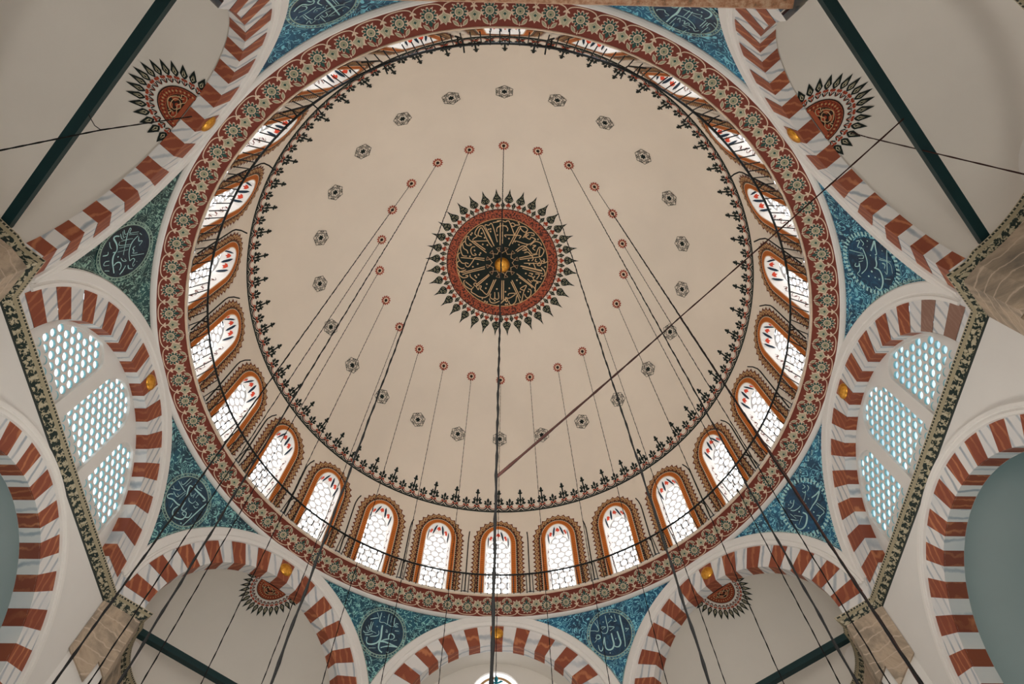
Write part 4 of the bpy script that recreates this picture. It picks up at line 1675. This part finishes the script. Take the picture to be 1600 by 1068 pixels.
EXR = 0.412
EXC = 1.372
for az in (-135, -45, 45, 135):
    nm = SIDES[az]
    b = MB()
    b.grid(lambda th, ph: hd(az, th, ph), lin(-pi / 2, pi / 2, 48), lin(0.0, pi / 2, 32), 'soft')
    # short drum, then exedra wall under the cornice
    b.grid(lambda th, h: at(az, RH * sin(th), N0 + RH * cos(th), h), lin(-pi / 2, pi / 2, 48), [1.59, HC], 'soft')
    o = b.build('ceiling_half_dome')
    tag(o, 'pale half dome at the %s corner behind its striped arch' % nm, 'half dome', kind='structure')
    # painted half medallion at the crown
    m_ = MB()
    def hf(x, y, off):
        # plan coords about the crown, y>0 away from the arch
        x, y = x * 0.80, y * 1.05 + (0.011 if y >= 0 else 0)
        r = math.hypot(x, y)
        th = atan2(x, max(y, 1e-6) if y >= 0 else y)
        th = max(-pi / 2, min(pi / 2, th))
        return hd(az, th, r / RH, 0.0016 + off)
    n_ = 28
    m_.ring((0, 0.002), 0.0005, 0.083, hf, 'ink', 0, n_, 0, pi, 6)
    m_.ring((0, 0.002), 0.056, 0.079, hf, 'brick', ZL, n_, 0, pi, 2)
    m_.poly([(-0.079, 0.002), (0.079, 0.002), (0.062, 0.015), (-0.062, 0.015)], hf, 'brick', ZL)
    for q in range(17):
        a = pi * (q + 0.5) / 17
        m_.disc((0.0675 * cos(a), 0.002 + 0.0675 * sin(a)), 0.0085, hf, 'rust', 2 * ZL, 8)
        m_.disc((0.0675 * cos(a), 0.002 + 0.0675 * sin(a)), 0.0035, hf, 'ochre', 3 * ZL, 6)
    # arabesque in the dark field
    for q in (-1, 1):
        m_.poly([(q * 0.020, 0.019), (q * 0.044, 0.018), (q * 0.050, 0.026), (q * 0.036, 0.031), (q * 0.030, 0.026)], hf, 'rust', ZL)
        m_.poly([(q * 0.006, 0.040), (q * 0.020, 0.034), (q * 0.030, 0.038), (q * 0.022, 0.046), (q * 0.010, 0.053)], hf, 'brick', ZL)
        m_.poly([(0, 0.020), (q * 0.010, 0.024), (q * 0.006, 0.034), (0, 0.036)], hf, 'rust', ZL)
        m_.stroke(smooth_path([(0, 0.018), (q * 0.016, 0.023), (q * 0.030, 0.016), (q * 0.050, 0.020), (q * 0.046, 0.035), (q * 0.034, 0.032), (q * 0.028, 0.044), (q * 0.012, 0.054), (0, 0.057)], 4), 0.0026, hf, 'script', 2 * ZL)
        m_.stroke(smooth_path([(0, 0.030), (q * 0.012, 0.025), (q * 0.022, 0.031), (q * 0.016, 0.043), (0, 0.046)], 4), 0.0024, hf, 'script', 2 * ZL)
        m_.stroke(smooth_path([(q * 0.038, 0.024), (q * 0.030, 0.030), (q * 0.036, 0.040)], 4), 0.0022, hf, 'script', 2 * ZL)
    for q in range(17):
        a = pi * (q + 0.5) / 17
        m_.ring((0.0675 * cos(a), 0.002 + 0.0675 * sin(a)), 0.0085, 0.0098, hf, 'ink', 2.5 * ZL, 8)
    np_ = 16
    for q in range(np_):
        a = pi * (q + 0.28) / (np_ - 0.44) if False else -0.06 + (pi + 0.12) * (q + 0.5) / np_
        ca, sa = cos(a), sin(a)
        def lf_(x, y, off, a=a):
            # x tangential, y radial
            return hf(y * cos(a) - x * sin(a), 0.002 + y * sin(a) + x * cos(a), off)
        if sa < 0.02:
            continue
        m_.stroke(smooth_path([(-0.0085, 0.105), (-0.004, 0.097), (0, 0.093), (0.004, 0.097), (0.0085, 0.105)], 2), 0.0038, lf_, 'black', 0)
        m_.stroke([(0, 0.092), (0, 0.110)], 0.0026, lf_, 'rust', ZL)
        for dx in (-0.0045, 0.0045):
            m_.disc((dx, 0.111), 0.0048, lf_, 'rust', 0, 7)
        m_.poly([(0, 0.114), (0.0075, 0.122), (0.0122, 0.132), (0.009, 0.141), (0.0065, 0.150), (0, 0.168), (-0.0065, 0.150), (-0.009, 0.141), (-0.0122, 0.132), (-0.0075, 0.122)], lf_, 'black', 0)
        m_.poly([(0, 0.122), (0.0058, 0.131), (0.0032, 0.140), (0, 0.152), (-0.0032, 0.140), (-0.0058, 0.131)], lf_, 'sage2', ZL)
        m_.poly([(0, 0.126), (0.0030, 0.131), (0, 0.138), (-0.0030, 0.131)], lf_, 'black', 2 * ZL)
        m_.stroke([(0, 0.136), (0, 0.154)], 0.0022, lf_, 'black', 2 * ZL)
    part(m_, 'half_medallion', o, 'half round rust and black painted medallion with dark petals at the crown')

# ---- bays on the main axes
def tymp(az, name, pane):
    """flat wall with three pierced windows behind a striped arch, and the wall with the gallery arch below the cornice"""
    b = MB()
    NB = 1.384
    CLIP = 0.418
    def shape(kind):
        pts = []
        if kind == 0:
            s0_, s1_, r = -0.105, 0.098, 0.10
            pts = [(s0_, 1.645), (s1_, 1.645), (s1_, 1.955)]
            c = (s0_ + s1_) / 2
            hw = (s1_ - s0_) / 2
            pts += [(c + hw * cos(pi * i / 14), 1.955 + hw * sin(pi * i / 14)) for i in range(1, 14)]
            pts += [(s0_, 1.955)]
        else:
            a, e = 0.152, 0.372
            pts = [(a, 1.645), (e, 1.645)]
            th0 = math.acos(e / CLIP)
            th1 = math.acos((a + 0.075) / CLIP)
            for i in range(9):
                th = th0 + (th1 - th0) * i / 8
                pts.append((CLIP * cos(th), HC + CLIP * sin(th)))
            top = pts[-1]
            cx, cy = a + 0.075, top[1] - 0.055
            for i in range(1, 7):
                q = pi / 2 + pi / 2 * i / 6
                pts.append((cx + 0.075 * cos(q), cy + 0.055 * sin(q)))
            if kind == -1:
                pts = [(-x, y) for x, y in pts][::-1]
        return pts
    holes = [shape(0), shape(1), shape(-1)]
    outer = [(-0.46, 1.59), (0.46, 1.59)] + [(0.46 * cos(pi * i / 40), HC + 0.46 * sin(pi * i / 40)) for i in range(0, 41)]
    loops = [outer] + holes
    flatpts = [p for L in loops for p in L]
    tri = tessellate_polygon([[Vector((p[0], p[1], 0)) for p in L] for L in loops])
    ids = [b.add(at(az, p[0], NB, p[1])) for p in flatpts]
    for t3 in tri:
        b.face([ids[i] for i in t3], 'plaster')
    # reveals
    for L in holes:
        n = len(L)
        for i in range(n):
            p, q = L[i], L[(i + 1) % n]
            b.quad(at(az, p[0], NB, p[1]), at(az, q[0], NB, q[1]), at(az, q[0], NB + 0.012, q[1]), at(az, p[0], NB + 0.012, p[1]), 'plaster')
    # lower wall with the arched opening to the gallery
    LC, LI = 1.08, 0.382
    o2 = [(-SC, FLOOR_H), (-LI, FLOOR_H), (-LI, LC)] + [(-LI * cos(pi * i / 40), LC + LI * sin(pi * i / 40)) for i in range(1, 40)] + [(LI, LC), (LI, FLOOR_H), (SC, FLOOR_H), (SC, 1.60), (-SC, 1.60)]
    tri = tessellate_polygon([[Vector((p[0], p[1], 0)) for p in o2]])
    ids = [b.add(at(az, p[0], A, p[1])) for p in o2]
    for t3 in tri:
        b.face([ids[i] for i in t3], 'plaster')
    w = tag(b.build('wall_' + name), 'white %s wall of pierced windows above a striped gallery arch' % name, 'wall', kind='structure')
    return w, holes


WINN = [25]


def side_windows(az, holes, pane, side):
    for L, wd in zip(holes, ('middle', 'outer', 'outer')):
        ss = [p[0] for p in L]
        hh = [p[1] for p in L]
        s0_, s1_, h1 = min(ss), max(ss), max(hh)
        c = (s0_ + s1_) / 2
        root = empty('window_%d' % WINN[0], at(az, c, 1.40, 1.645), None, 'window', 'pierced gypsum windows in the %s wall' % side, 'structure')
        WINN[0] += 1
        def inside(x, y, L=L):
            r = False
            n = len(L)
            for i in range(n):
                x0, y0 = L[i]
                x1, y1 = L[(i + 1) % n]
                if (y0 > y) != (y1 > y) and x < (x1 - x0) * (y - y0) / (y1 - y0) + x0:
                    r = not r
            return r
        grille(root, lambda s, h, off: at(az, s, 1.394 - off, h), (s1_ - s0_) / 2 + 0.01, 1.64, h1 + 0.01, 0.0355, 0.0142, 0.008, 'gyp', True, c, lambda s, h: inside(s, h), 'glass_edge')
        b = MB()
        e = 0.03
        b.quad(at(az, s0_ - e, 1.418, 1.62), at(az, s1_ + e, 1.418, 1.62), at(az, s1_ + e, 1.418, h1 + e), at(az, s0_ - e, 1.418, h1 + e), pane)
        b.build('pane', root)
        N_, T_ = nt(az)
        pos = 'middle' if wd == 'middle' else ('lower' if (T_[1] * c) > 0 else 'upper')
        root['label'] = {'middle': 'middle and largest', 'lower': 'lowest in the photo', 'upper': 'highest in the photo'}[pos] + ' of the three pierced windows in the %s wall' % side


for az, nm, pane in ((-90, 'left', 'pane_l'), (90, 'right', 'pane_r')):
    w, holes = tymp(az, nm, pane)
    side_windows(az, holes, pane, nm)
    # gallery arch
    root = empty('gallery_arch', at(az, 0, A, FLOOR_H), 'large red and white striped arch opening to the shaded gallery on the %s' % nm, 'arch', 'striped gallery arches')
    b = MB()
    LC, LI, LE = 1.08, 0.382, 0.460
    cur = 0.0
    segs = []
    for k in range(-6, 7):
        c = 90 + k * 13.6
        a0, a1 = c - 3.5, c + 3.5
        if a0 > cur:
            segs.append((cur, a0, 'marble_w'))
        segs.append((a0, a1, 'marble_r'))
        cur = a1
    segs.append((cur, 180, 'marble_w'))
    def pt(th, r, n):
        th = RAD(th)
        return at(az, -r * cos(th), n, LC + r * sin(th))
    for a0, a1, k in segs:
        b.grid(lambda th, r: pt(th, r, A - 0.004), lin(a0, a1, 3), [LI, LE], k, False)
        b.grid(lambda th, n: pt(th, LI, n), lin(a0, a1, 3), [A - 0.004, A + 0.058], k, False)
    for sg in (-1, 1):
        for i in range(14):
            h0 = FLOOR_H + (LC - FLOOR_H) * i / 14
            h1 = FLOOR_H + (LC - FLOOR_H) * (i + 1) / 14
            k = 'marble_r' if i % 2 else 'marble_w'
            b.quad(at(az, sg * LI, A - 0.004, h0), at(az, sg * LE, A - 0.004, h0), at(az, sg * LE, A - 0.004, h1), at(az, sg * LI, A - 0.004, h1), k)
            b.quad(at(az, sg * LI, A - 0.004, h0), at(az, sg * LI, A + 0.058, h0), at(az, sg * LI, A + 0.058, h1), at(az, sg * LI, A - 0.004, h1), k)
    b.build('voussoirs', root)
    b = MB()
    pr = [(LE, A - 0.003), (LE + 0.002, A - 0.012), (LE + 0.010, A - 0.013), (LE + 0.012, A - 0.008), (LE + 0.018, A - 0.008), (LE + 0.020, A - 0.013), (LE + 0.030, A - 0.013), (LE + 0.032, A)]
    b.grid(lambda th, i: at(az, -pr[i][0] * cos(RAD(th)), pr[i][1], LC + pr[i][0] * sin(RAD(th))), lin(0, 180, 64), range(len(pr)), 'white', False)
    b.build('moulding', root)
    # gallery behind: back wall, side walls, vault
    b = MB()
    g0, g1 = A + 0.057, 2.35
    b.grid(lambda a, n: at(az, -1.0 * cos(a), n, 1.05 + 0.62 * sin(a)), lin(0, pi, 24), lin(g0, g1, 6), 'plaster')
    for sg in (-1, 1):
        b.quad(at(az, sg, g0, FLOOR_H), at(az, sg, g1, FLOOR_H), at(az, sg, g1, 1.05), at(az, sg, g0, 1.05), 'plaster')
    b.quad(at(az, -1.0, g1, FLOOR_H), at(az, 1.0, g1, FLOOR_H), at(az, 1.0, g1, 1.70), at(az, -1.0, g1, 1.70), 'plaster')
    # back of the nave wall as seen from the gallery
    o2 = [(-1.0, FLOOR_H), (-LI, FLOOR_H), (-LI, LC)] + [(-LI * cos(pi * i / 30), LC + LI * sin(pi * i / 30)) for i in range(1, 30)] + [(LI, LC), (LI, FLOOR_H), (1.0, FLOOR_H), (1.0, 1.75), (-1.0, 1.75)]
    tri = tessellate_polygon([[Vector((p[0], p[1], 0)) for p in o2]])
    ids = [b.add(at(az, p[0], A + 0.058, p[1])) for p in o2]
    for t3 in tri:
        b.face([ids[i] for i in t3], 'plaster')
    tag(b.build('wall_gallery_' + nm), 'shaded blue grey gallery walls and vault seen through the %s gallery arch' % nm, 'wall', kind='structure')

# front (prayer side) bay and back bay
for az, nm in ((180, 'front'), (0, 'back')):
    b = MB()
    NBK = 1.475
    RB = 0.432
    b.grid(lambda th, n: at(az, -RB * cos(th), n, HC + RB * sin(th)), lin(0, pi, 48), lin(1.380, NBK, 3), 'soft')
    for sg in (-1, 1):
        b.quad(at(az, sg * RB, 1.380, 1.59), at(az, sg * RB, NBK, 1.59), at(az, sg * RB, NBK, HC), at(az, sg * RB, 1.380, HC), 'soft')
    hole = [(0.115 * cos(2 * pi * i / 28), 1.915 + 0.115 * sin(2 * pi * i / 28)) for i in range(15)] + [(-0.115, 1.66), (0.115, 1.66)]
    outer = [(-0.46, 1.58), (0.46, 1.58)] + [(0.46 * cos(pi * i / 40), HC + 0.46 * sin(pi * i / 40)) for i in range(41)]
    loops = [outer, hole]
    fp = outer + hole
    tri = tessellate_polygon([[Vector((p[0], p[1], 0)) for p in L] for L in loops])
    ids = [b.add(at(az, p[0], NBK, p[1])) for p in fp]
    for t3 in tri:
        b.face([ids[i] for i in t3], 'soft')
    b.quad(at(az, -SC, A, FLOOR_H), at(az, SC, A, FLOOR_H), at(az, SC, A, 1.60), at(az, -SC, A, 1.60), 'plaster')
    tag(b.build('wall_' + nm), 'pale %s wall with a round headed window' % nm, 'wall', kind='structure')
    root = empty('window_%d' % WINN[0], at(az, 0, NBK, 1.66), 'round headed white window with a turquoise palmette at the bottom edge of the photo' if az == 180 else 'round headed window in the wall behind the camera', 'window', kind='structure')
    WINN[0] += 1
    b = MB()
    NG = NBK + 0.012
    def wf(s, h, off):
        return at(az, s, NG - off, h)
    b.poly([(0.13 * cos(2 * pi * i / 28), 1.915 + 0.13 * sin(2 * pi * i / 28)) for i in range(15)] + [(-0.13, 1.65), (0.13, 1.65)], wf, 'pane_f', 0)
    b.build('pane', root)
    b = MB()
    n = len(hole)
    for i in range(n):
        p, q = hole[i], hole[(i + 1) % n]
        b.quad(at(az, p[0], NBK, p[1]), at(az, q[0], NBK, q[1]), at(az, q[0], NG, q[1]), at(az, p[0], NG, p[1]), 'white')
    c0 = 1.895
    for q in (-1, 1):
        b.poly([(0, 1.972), (q * 0.010, 1.974), (q * 0.034, 1.986), (q * 0.022, 1.992), (q * 0.012, 1.985), (0, 1.982)], wf, 'teal', 0.002)
        b.stroke(circle_pts(q * 0.030, 1.925, 0.026, 12, 0, pi), 0.005, wf, 'brick', 0.002)
        b.stroke([(q * 0.056, 1.925), (q * 0.058, 1.70)], 0.006, wf, 'brick', 0.002)
        b.stroke([(q * 0.004, 1.925), (q * 0.004, 1.70)], 0.004, wf, 'brick', 0.002)
        b.stroke(circle_pts(0, 1.915, 0.088, 16, pi / 2, pi / 2 + q * pi / 2), 0.012, wf, 'ochre', 0.002)
    b.poly(place(leaf(0.042, 0.020, 6), 0, 1.975), wf, 'teal', 0.0025)
    b.build('tracery', root)

# ---- painted cornice at the springing of the arches
SEC = [(0.0, 1.577), (0.005, 1.582), (0.010, 1.590), (0.018, 1.601), (0.024, 1.608), (0.026, 1.616), (0.0, 1.620)]


def cornice_run(b, pts, nrm, e0=0.0):
    """pts: world plan points with the direction the band faces"""
    L = 0.0
    rows = []
    for i, p in enumerate(pts):
        if i:
            L += math.hypot(p[0] - pts[i - 1][0], p[1] - pts[i - 1][1])
        rows.append((L, [(p[0] + nrm[i][0] * e, p[1] + nrm[i][1] * e, h) for e, h in SEC]))
    vv = [0, 0.12, 0.35, 0.66, 0.80, 0.999, 1.0]
    for i in range(len(rows) - 1):
        for j in range(len(SEC) - 1):
            k = 'cornice' if j < 5 else 'white'
            ids = [b.add(rows[i][1][j]), b.add(rows[i + 1][1][j]), b.add(rows[i + 1][1][j + 1]), b.add(rows[i][1][j + 1])]
            b.face(ids, k, False, [(rows[i][0], vv[j]), (rows[i + 1][0], vv[j]), (rows[i + 1][0], vv[j + 1]), (rows[i][0], vv[j + 1])])


TRN = 2
for az in (-90, 90, 180):
    b = MB()
    N, T = nt(az)
    ss = lin(-SC, SC, 12)
    pts, nr = [], []
    for i, s in enumerate(ss):
        pts.append(at(az, s, A, 0)[:2])
        if i == 0 or i == 12:
            a2 = az + (22.5 if i == 12 else -22.5)
            n2, _ = nt(a2)
            nr.append((-n2[0] / cos(pi / 8), -n2[1] / cos(pi / 8)))
        else:
            nr.append((-N[0], -N[1]))
    cornice_run(b, pts, nr)
    tag(b.build('trim_%d' % TRN), 'cream cornice with black vine ornament along the foot of the %s' % {-90: 'left wall of pierced windows', 90: 'right wall of pierced windows', 180: 'bottom bay'}[az], 'cornice', kind='structure')
    TRN += 1
JS = 0.425
for az in (-135, -45, 45, 135):
    b = MB()
    N, T = nt(az)
    pts, nr = [], []
    def push(s, n, ns, nn):
        pts.append(at(az, s, n, 0)[:2])
        nr.append((N[0] * nn + T[0] * ns, N[1] * nn + T[1] * ns))
    k8 = math.tan(pi / 8)
    JM = 0.535 if az == 45 else JS     # jamb on the minus side
    JP = 0.535 if az == -45 else JS    # jamb on the plus side
    TH0 = -1.12 if az == 45 else -pi / 2
    TH1 = 1.12 if az == -45 else pi / 2
    push(-SC, A, k8, -1)
    for s in lin(-SC, -JM, 4)[1:-1]:
        push(s, A, 0, -1)
    push(-JM, A, 1, -1)
    th0 = math.asin(min(1, 0.999))
    for th in lin(TH0, TH1, 40):
        push(JS * sin(th) * (EXR / JS) if abs(th) < pi / 2 - 0.01 else JS * sin(th), EXC + EXR * cos(th), -sin(th), -cos(th))
    push(JP, A, -1, -1)
    for s in lin(JP, SC, 4)[1:-1]:
        push(s, A, 0, -1)
    push(SC, A, -k8, -1)
    cornice_run(b, pts, nr)
    # soffit between the cornice and the half dome
    for th0_, th1_ in zip(lin(TH0, TH1, 40)[:-1], lin(TH0, TH1, 40)[1:]):
        b.quad(at(az, (EXR) * sin(th0_), EXC + EXR * cos(th0_), 1.6195), at(az, EXR * sin(th1_), EXC + EXR * cos(th1_), 1.6195),
               at(az, (RH + .01) * sin(th1_), N0 + (RH + .01) * cos(th1_), 1.6195), at(az, (RH + .01) * sin(th0_), N0 + (RH + .01) * cos(th0_), 1.6195), 'white')
    tag(b.build('trim_%d' % TRN), 'cream cornice with black vine ornament at the foot of the %s half dome' % SIDES[az], 'cornice', kind='structure')
    TRN += 1
    # wall below it: jambs and curved niche
    b = MB()
    for sg in (-1, 1):
        JQ = JM if sg < 0 else JP
        b.quad(at(az, sg * JQ, A, FLOOR_H), at(az, sg * SC, A, FLOOR_H), at(az, sg * SC, A, 1.58), at(az, sg * JQ, A, 1.58), 'plaster')
        te = TH0 if sg < 0 else TH1
        es, en = JS * sin(te), EXC + EXR * cos(te)
        b.quad(at(az, sg * JQ, A, FLOOR_H), at(az, es, en, FLOOR_H), at(az, es, en, 1.66 if JQ > 0.5 else 1.58), at(az, sg * JQ, A, 1.66 if JQ > 0.5 else 1.58), 'plaster')
    b.grid(lambda th, h: at(az, JS * sin(th), EXC + EXR * cos(th), h), lin(TH0, TH1, 40), [FLOOR_H, 0.6, 1.2, 1.58], 'plaster')
    tag(b.build('wall_niche'), 'white curved niche wall below the cornice at the %s corner' % SIDES[az], 'wall', kind='structure')
    # stone corbels with a zigzag foot on each jamb
    for sg in (-1, 1):
        if (az, sg) in ((45, -1), (-45, 1)):
            continue          # outside the frame
        path = [(SC + 0.006, A - 0.010, 1.392), (0.512, A - 0.012, 1.358), (0.468, A - 0.012, 1.325), (0.462, A - 0.012, 1.398), (JS - 0.004, A - 0.012, 1.362)]
        for i, th in enumerate(lin(pi / 2 - 0.02, 0.55, 10)):
            zz = (1.362, 1.335, 1.40, 1.365, 1.33, 1.40, 1.37, 1.345, 1.42, 1.40, 1.46)[i]
            path.append(((EXR - 0.010) * sin(th), EXC + (EXR - 0.010) * cos(th), zz))
        root = None
        b = MB()
        for (p, q) in zip(path[:-1], path[1:]):
            for tq in range(6):
                f0, f1 = tq / 6, (tq + 1) / 6
                def Z(P, f):
                    bul = 0.010 * sin(pi * f)
                    return at(az, sg * P[0], P[1], P[2] + (1.579 - P[2]) * f)
                b.quad(Z(p, f0), Z(q, f0), Z(q, f1), Z(p, f1), 'stone')
            # thickness at the foot
            b.quad(at(az, sg * p[0], p[1], p[2]), at(az, sg * q[0], q[1], q[2]), at(az, sg * q[0], q[1] + 0.016, q[2] + 0.004), at(az, sg * p[0], p[1] + 0.016, p[2] + 0.004), 'stone')
        b.quad(at(az, sg * path[0][0], path[0][1], path[0][2]), at(az, sg * path[0][0], path[0][1] + 0.02, path[0][2]), at(az, sg * path[0][0], path[0][1] + 0.02, 1.579), at(az, sg * path[0][0], path[0][1], 1.579), 'stone')
        N_, T_ = nt(az)
        wpt = at(az, sg * 0.5, A, 0)
        which = 'beside the %s wall' % ('left' if wpt[0] < -1.1 else 'right' if wpt[0] > 1.1 else 'bottom bay' if wpt[1] > 0 else 'top ledge')
        tag(b.build('stone_corbel', pivot=at(az, sg * 0.5, A, 1.33)), 'tan stone corbel under the %s half dome, %s' % (SIDES[az], which), 'corbel', 'stone corbels under the half domes')

# brown stone ledge over the entrance side
b = MB()
N, T = nt(0)
b.box(at(0, 0, 1.318, 1.598), (0.645, 0.042, 0.018), 'ledge', (Vector((T[0], T[1], 0)), Vector((N[0], N[1], 0)), Vector((0, 0, 1))))
tag(b.build('stone_ledge', pivot=at(0, 0, 1.318, 1.58)), 'mottled brown stone ledge along the top edge of the photo', 'ledge')

# ------------------------------------------------------------------ tie beams
for az in (-135, -45, 45, 135):
    b = MB()
    N, T = nt(az)
    hw = 0.405
    hb = 1.640 if az in (-45, 45) else 1.625
    b.box(at(az, 0, 1.445, hb), (hw, 0.0125, 0.0125), 'iron', (Vector((T[0], T[1], 0)), Vector((N[0], N[1], 0)), Vector((0, 0, 1))))
    tag(b.build('tie_beam', pivot=at(az, 0, 1.445, hb)), 'dark green iron tie beam spanning the %s half dome' % SIDES[az], 'beam', 'iron tie beams')

# ------------------------------------------------------------------ ring railing in the drum
HR, RR_ = 2.358, 1.2012
rail = empty('ring_railing', (0, 0, 2.272), 'black iron ring railing running round the foot of the drum windows', 'railing')
b = MB()
b.tube([(RR_ * sin(2 * pi * i / 192), -RR_ * cos(2 * pi * i / 192), HR) for i in range(192)], 0.0043, 'ironb', 8, True)
b.build('handrail', rail)
for k in range(24):
    a = (k + 0.5) * PITCH
    b = MB()
    R1 = 1.228
    P = lambda r, h, da=0.0: (r * sin(a + da), -r * cos(a + da), h)
    b.tube([P(R1, 2.268), P(R1, 2.60), P(R1 - 0.004, 2.625), P(R1 - 0.022, 2.638), P(R1 - 0.05, 2.632)], 0.0032, 'ironb', 6)
    b.tube([P(R1, HR + 0.001), P(RR_, HR)], 0.003, 'ironb', 6)
    b.build('post', rail)
# balusters: the hundred nearest the bottom of the photo are parts, the rest one piece
bal = [(2 * pi * (i + 0.5) / 240) for i in range(240)]
bal.sort(key=lambda a: abs(((a - pi + pi) % (2 * pi)) - pi))
rest = MB()
for i, a in enumerate(bal):
    b = MB() if i < 100 else rest
    b.tube([(1.236 * sin(a), -1.236 * cos(a), 2.270), (RR_ * sin(a), -RR_ * cos(a), HR)], 0.0022, 'ironb', 5)
    if i < 100:
        b.build('baluster', rail)
tag(rest.build('baluster_row', rail), kind='stuff')

# ------------------------------------------------------------------ hanging cables and ropes
ORD = ['topmost', 'second', 'third', 'fourth', 'fifth', 'sixth', 'seventh', 'eighth', 'ninth', 'tenth', 'eleventh', 'twelfth']
for k in range(24):
    a = k * PITCH
    R = 0.7162
    x, y = R * sin(a), -R * cos(a)
    htop = dome_pt(a, phi_of(R))[2]
    b = MB()
    n = 260
    rad = 0.00135 + (0.0005 if k == 0 else 0)
    rnd = random.Random(k)
    pts = [(x + 0.00035 * sin(i * 0.9 + k), y + 0.00035 * cos(i * 0.9 + k), htop - 0.002 - (htop - 0.12) * i / n) for i in range(n + 1)]
    b.tube(pts, lambda i: rad * (1 + 0.28 * sin(i * 2.1)), 'rope', 6)
    if k == 0:
        lab = 'thick dark cable hanging through the middle of the picture from the topmost red rosette'
    elif k == 12:
        lab = 'thin cable hanging from the lowest red rosette of the ring'
    elif k < 12:
        lab = 'cable hanging from the %s red rosette clockwise after the topmost one' % (['first'] + ORD[1:])[k - 1]
    else:
        lab = 'cable hanging from the %s red rosette anticlockwise after the topmost one' % (['first'] + ORD[1:])[24 - k - 1]
    tag(b.build('hanging_cable', pivot=(x, y, 0.12)), lab, 'cable', 'cables hanging from the dome rosettes')


def rope(name, pts, r, k, label, sag=0.0, n=24, parts=()):
    b = MB()
    P = []
    for i in range(len(pts) - 1):
        p, q = pts[i], pts[i + 1]
        for j in range(n):
            tt = j / n
            P.append(tuple(p[d] + (q[d] - p[d]) * tt - (sag * 4 * tt * (1 - tt) if d == 2 else 0) for d in range(3)))
    P.append(pts[-1])
    b.tube(P, lambda i: r * (1 + 0.2 * sin(i * 2.0)), k, 6)
    for pp in parts:
        b.tube(pp, r * 0.6, k, 6)
    o = tag(b.build(name, pivot=min(pts, key=lambda p: p[2])), label, 'rope')
    return o


J3 = (0.506, -0.506, 1.63)
rope('slack_rope', [(0.0, -0.716, 0.611), J3, (0.989, -1.045, 1.628)], 0.0019, 'brope', 'long brown rope slung from the middle cable up to the upper right tie beam', 0.004, 30)
rope('slack_rope', [J3, (0.512, -0.500, 1.15), (0.506, -0.512, 0.9), (0.512, -0.500, 0.7), (0.506, -0.506, 0.45)], 0.0018, 'brope', 'brown rope twisted down along the right hand cable below the knot', 0, 16)
rope('slack_rope', [(-0.935, -0.981, 2.0), (-0.911, -0.997, 1.5), (-1.0, -0.978, 1.28), (-1.05, -0.975, -0.24)], 0.0016, 'rope', 'dark rope crossing the upper left half dome from its arch', 0, 20, [[(-0.911, -0.997, 1.5), (-0.96, -1.0, 1.56), (-1.008, -1.018, 1.625)]])
rope('slack_rope', [(1.064, -0.972, 2.0), (1.051, -0.972, 1.88), (1.069, -0.969, 1.28), (1.09, -0.965, -0.24)], 0.0016, 'brope', 'reddish rope crossing the upper right half dome from its medallion', 0, 20)

# ------------------------------------------------------------------ floor
b = MB()
for i in range(1):
    b.quad((-2.6, -1.9, FLOOR_H), (2.6, -1.9, FLOOR_H), (2.6, 1.9, FLOOR_H), (-2.6, 1.9, FLOOR_H), 'carpet')
tag(b.build('floor'), 'carpeted floor of the prayer hall', 'floor', kind='structure')

for o in bpy.data.objects:
    if '_pivot' in o:
        del o['_pivot']
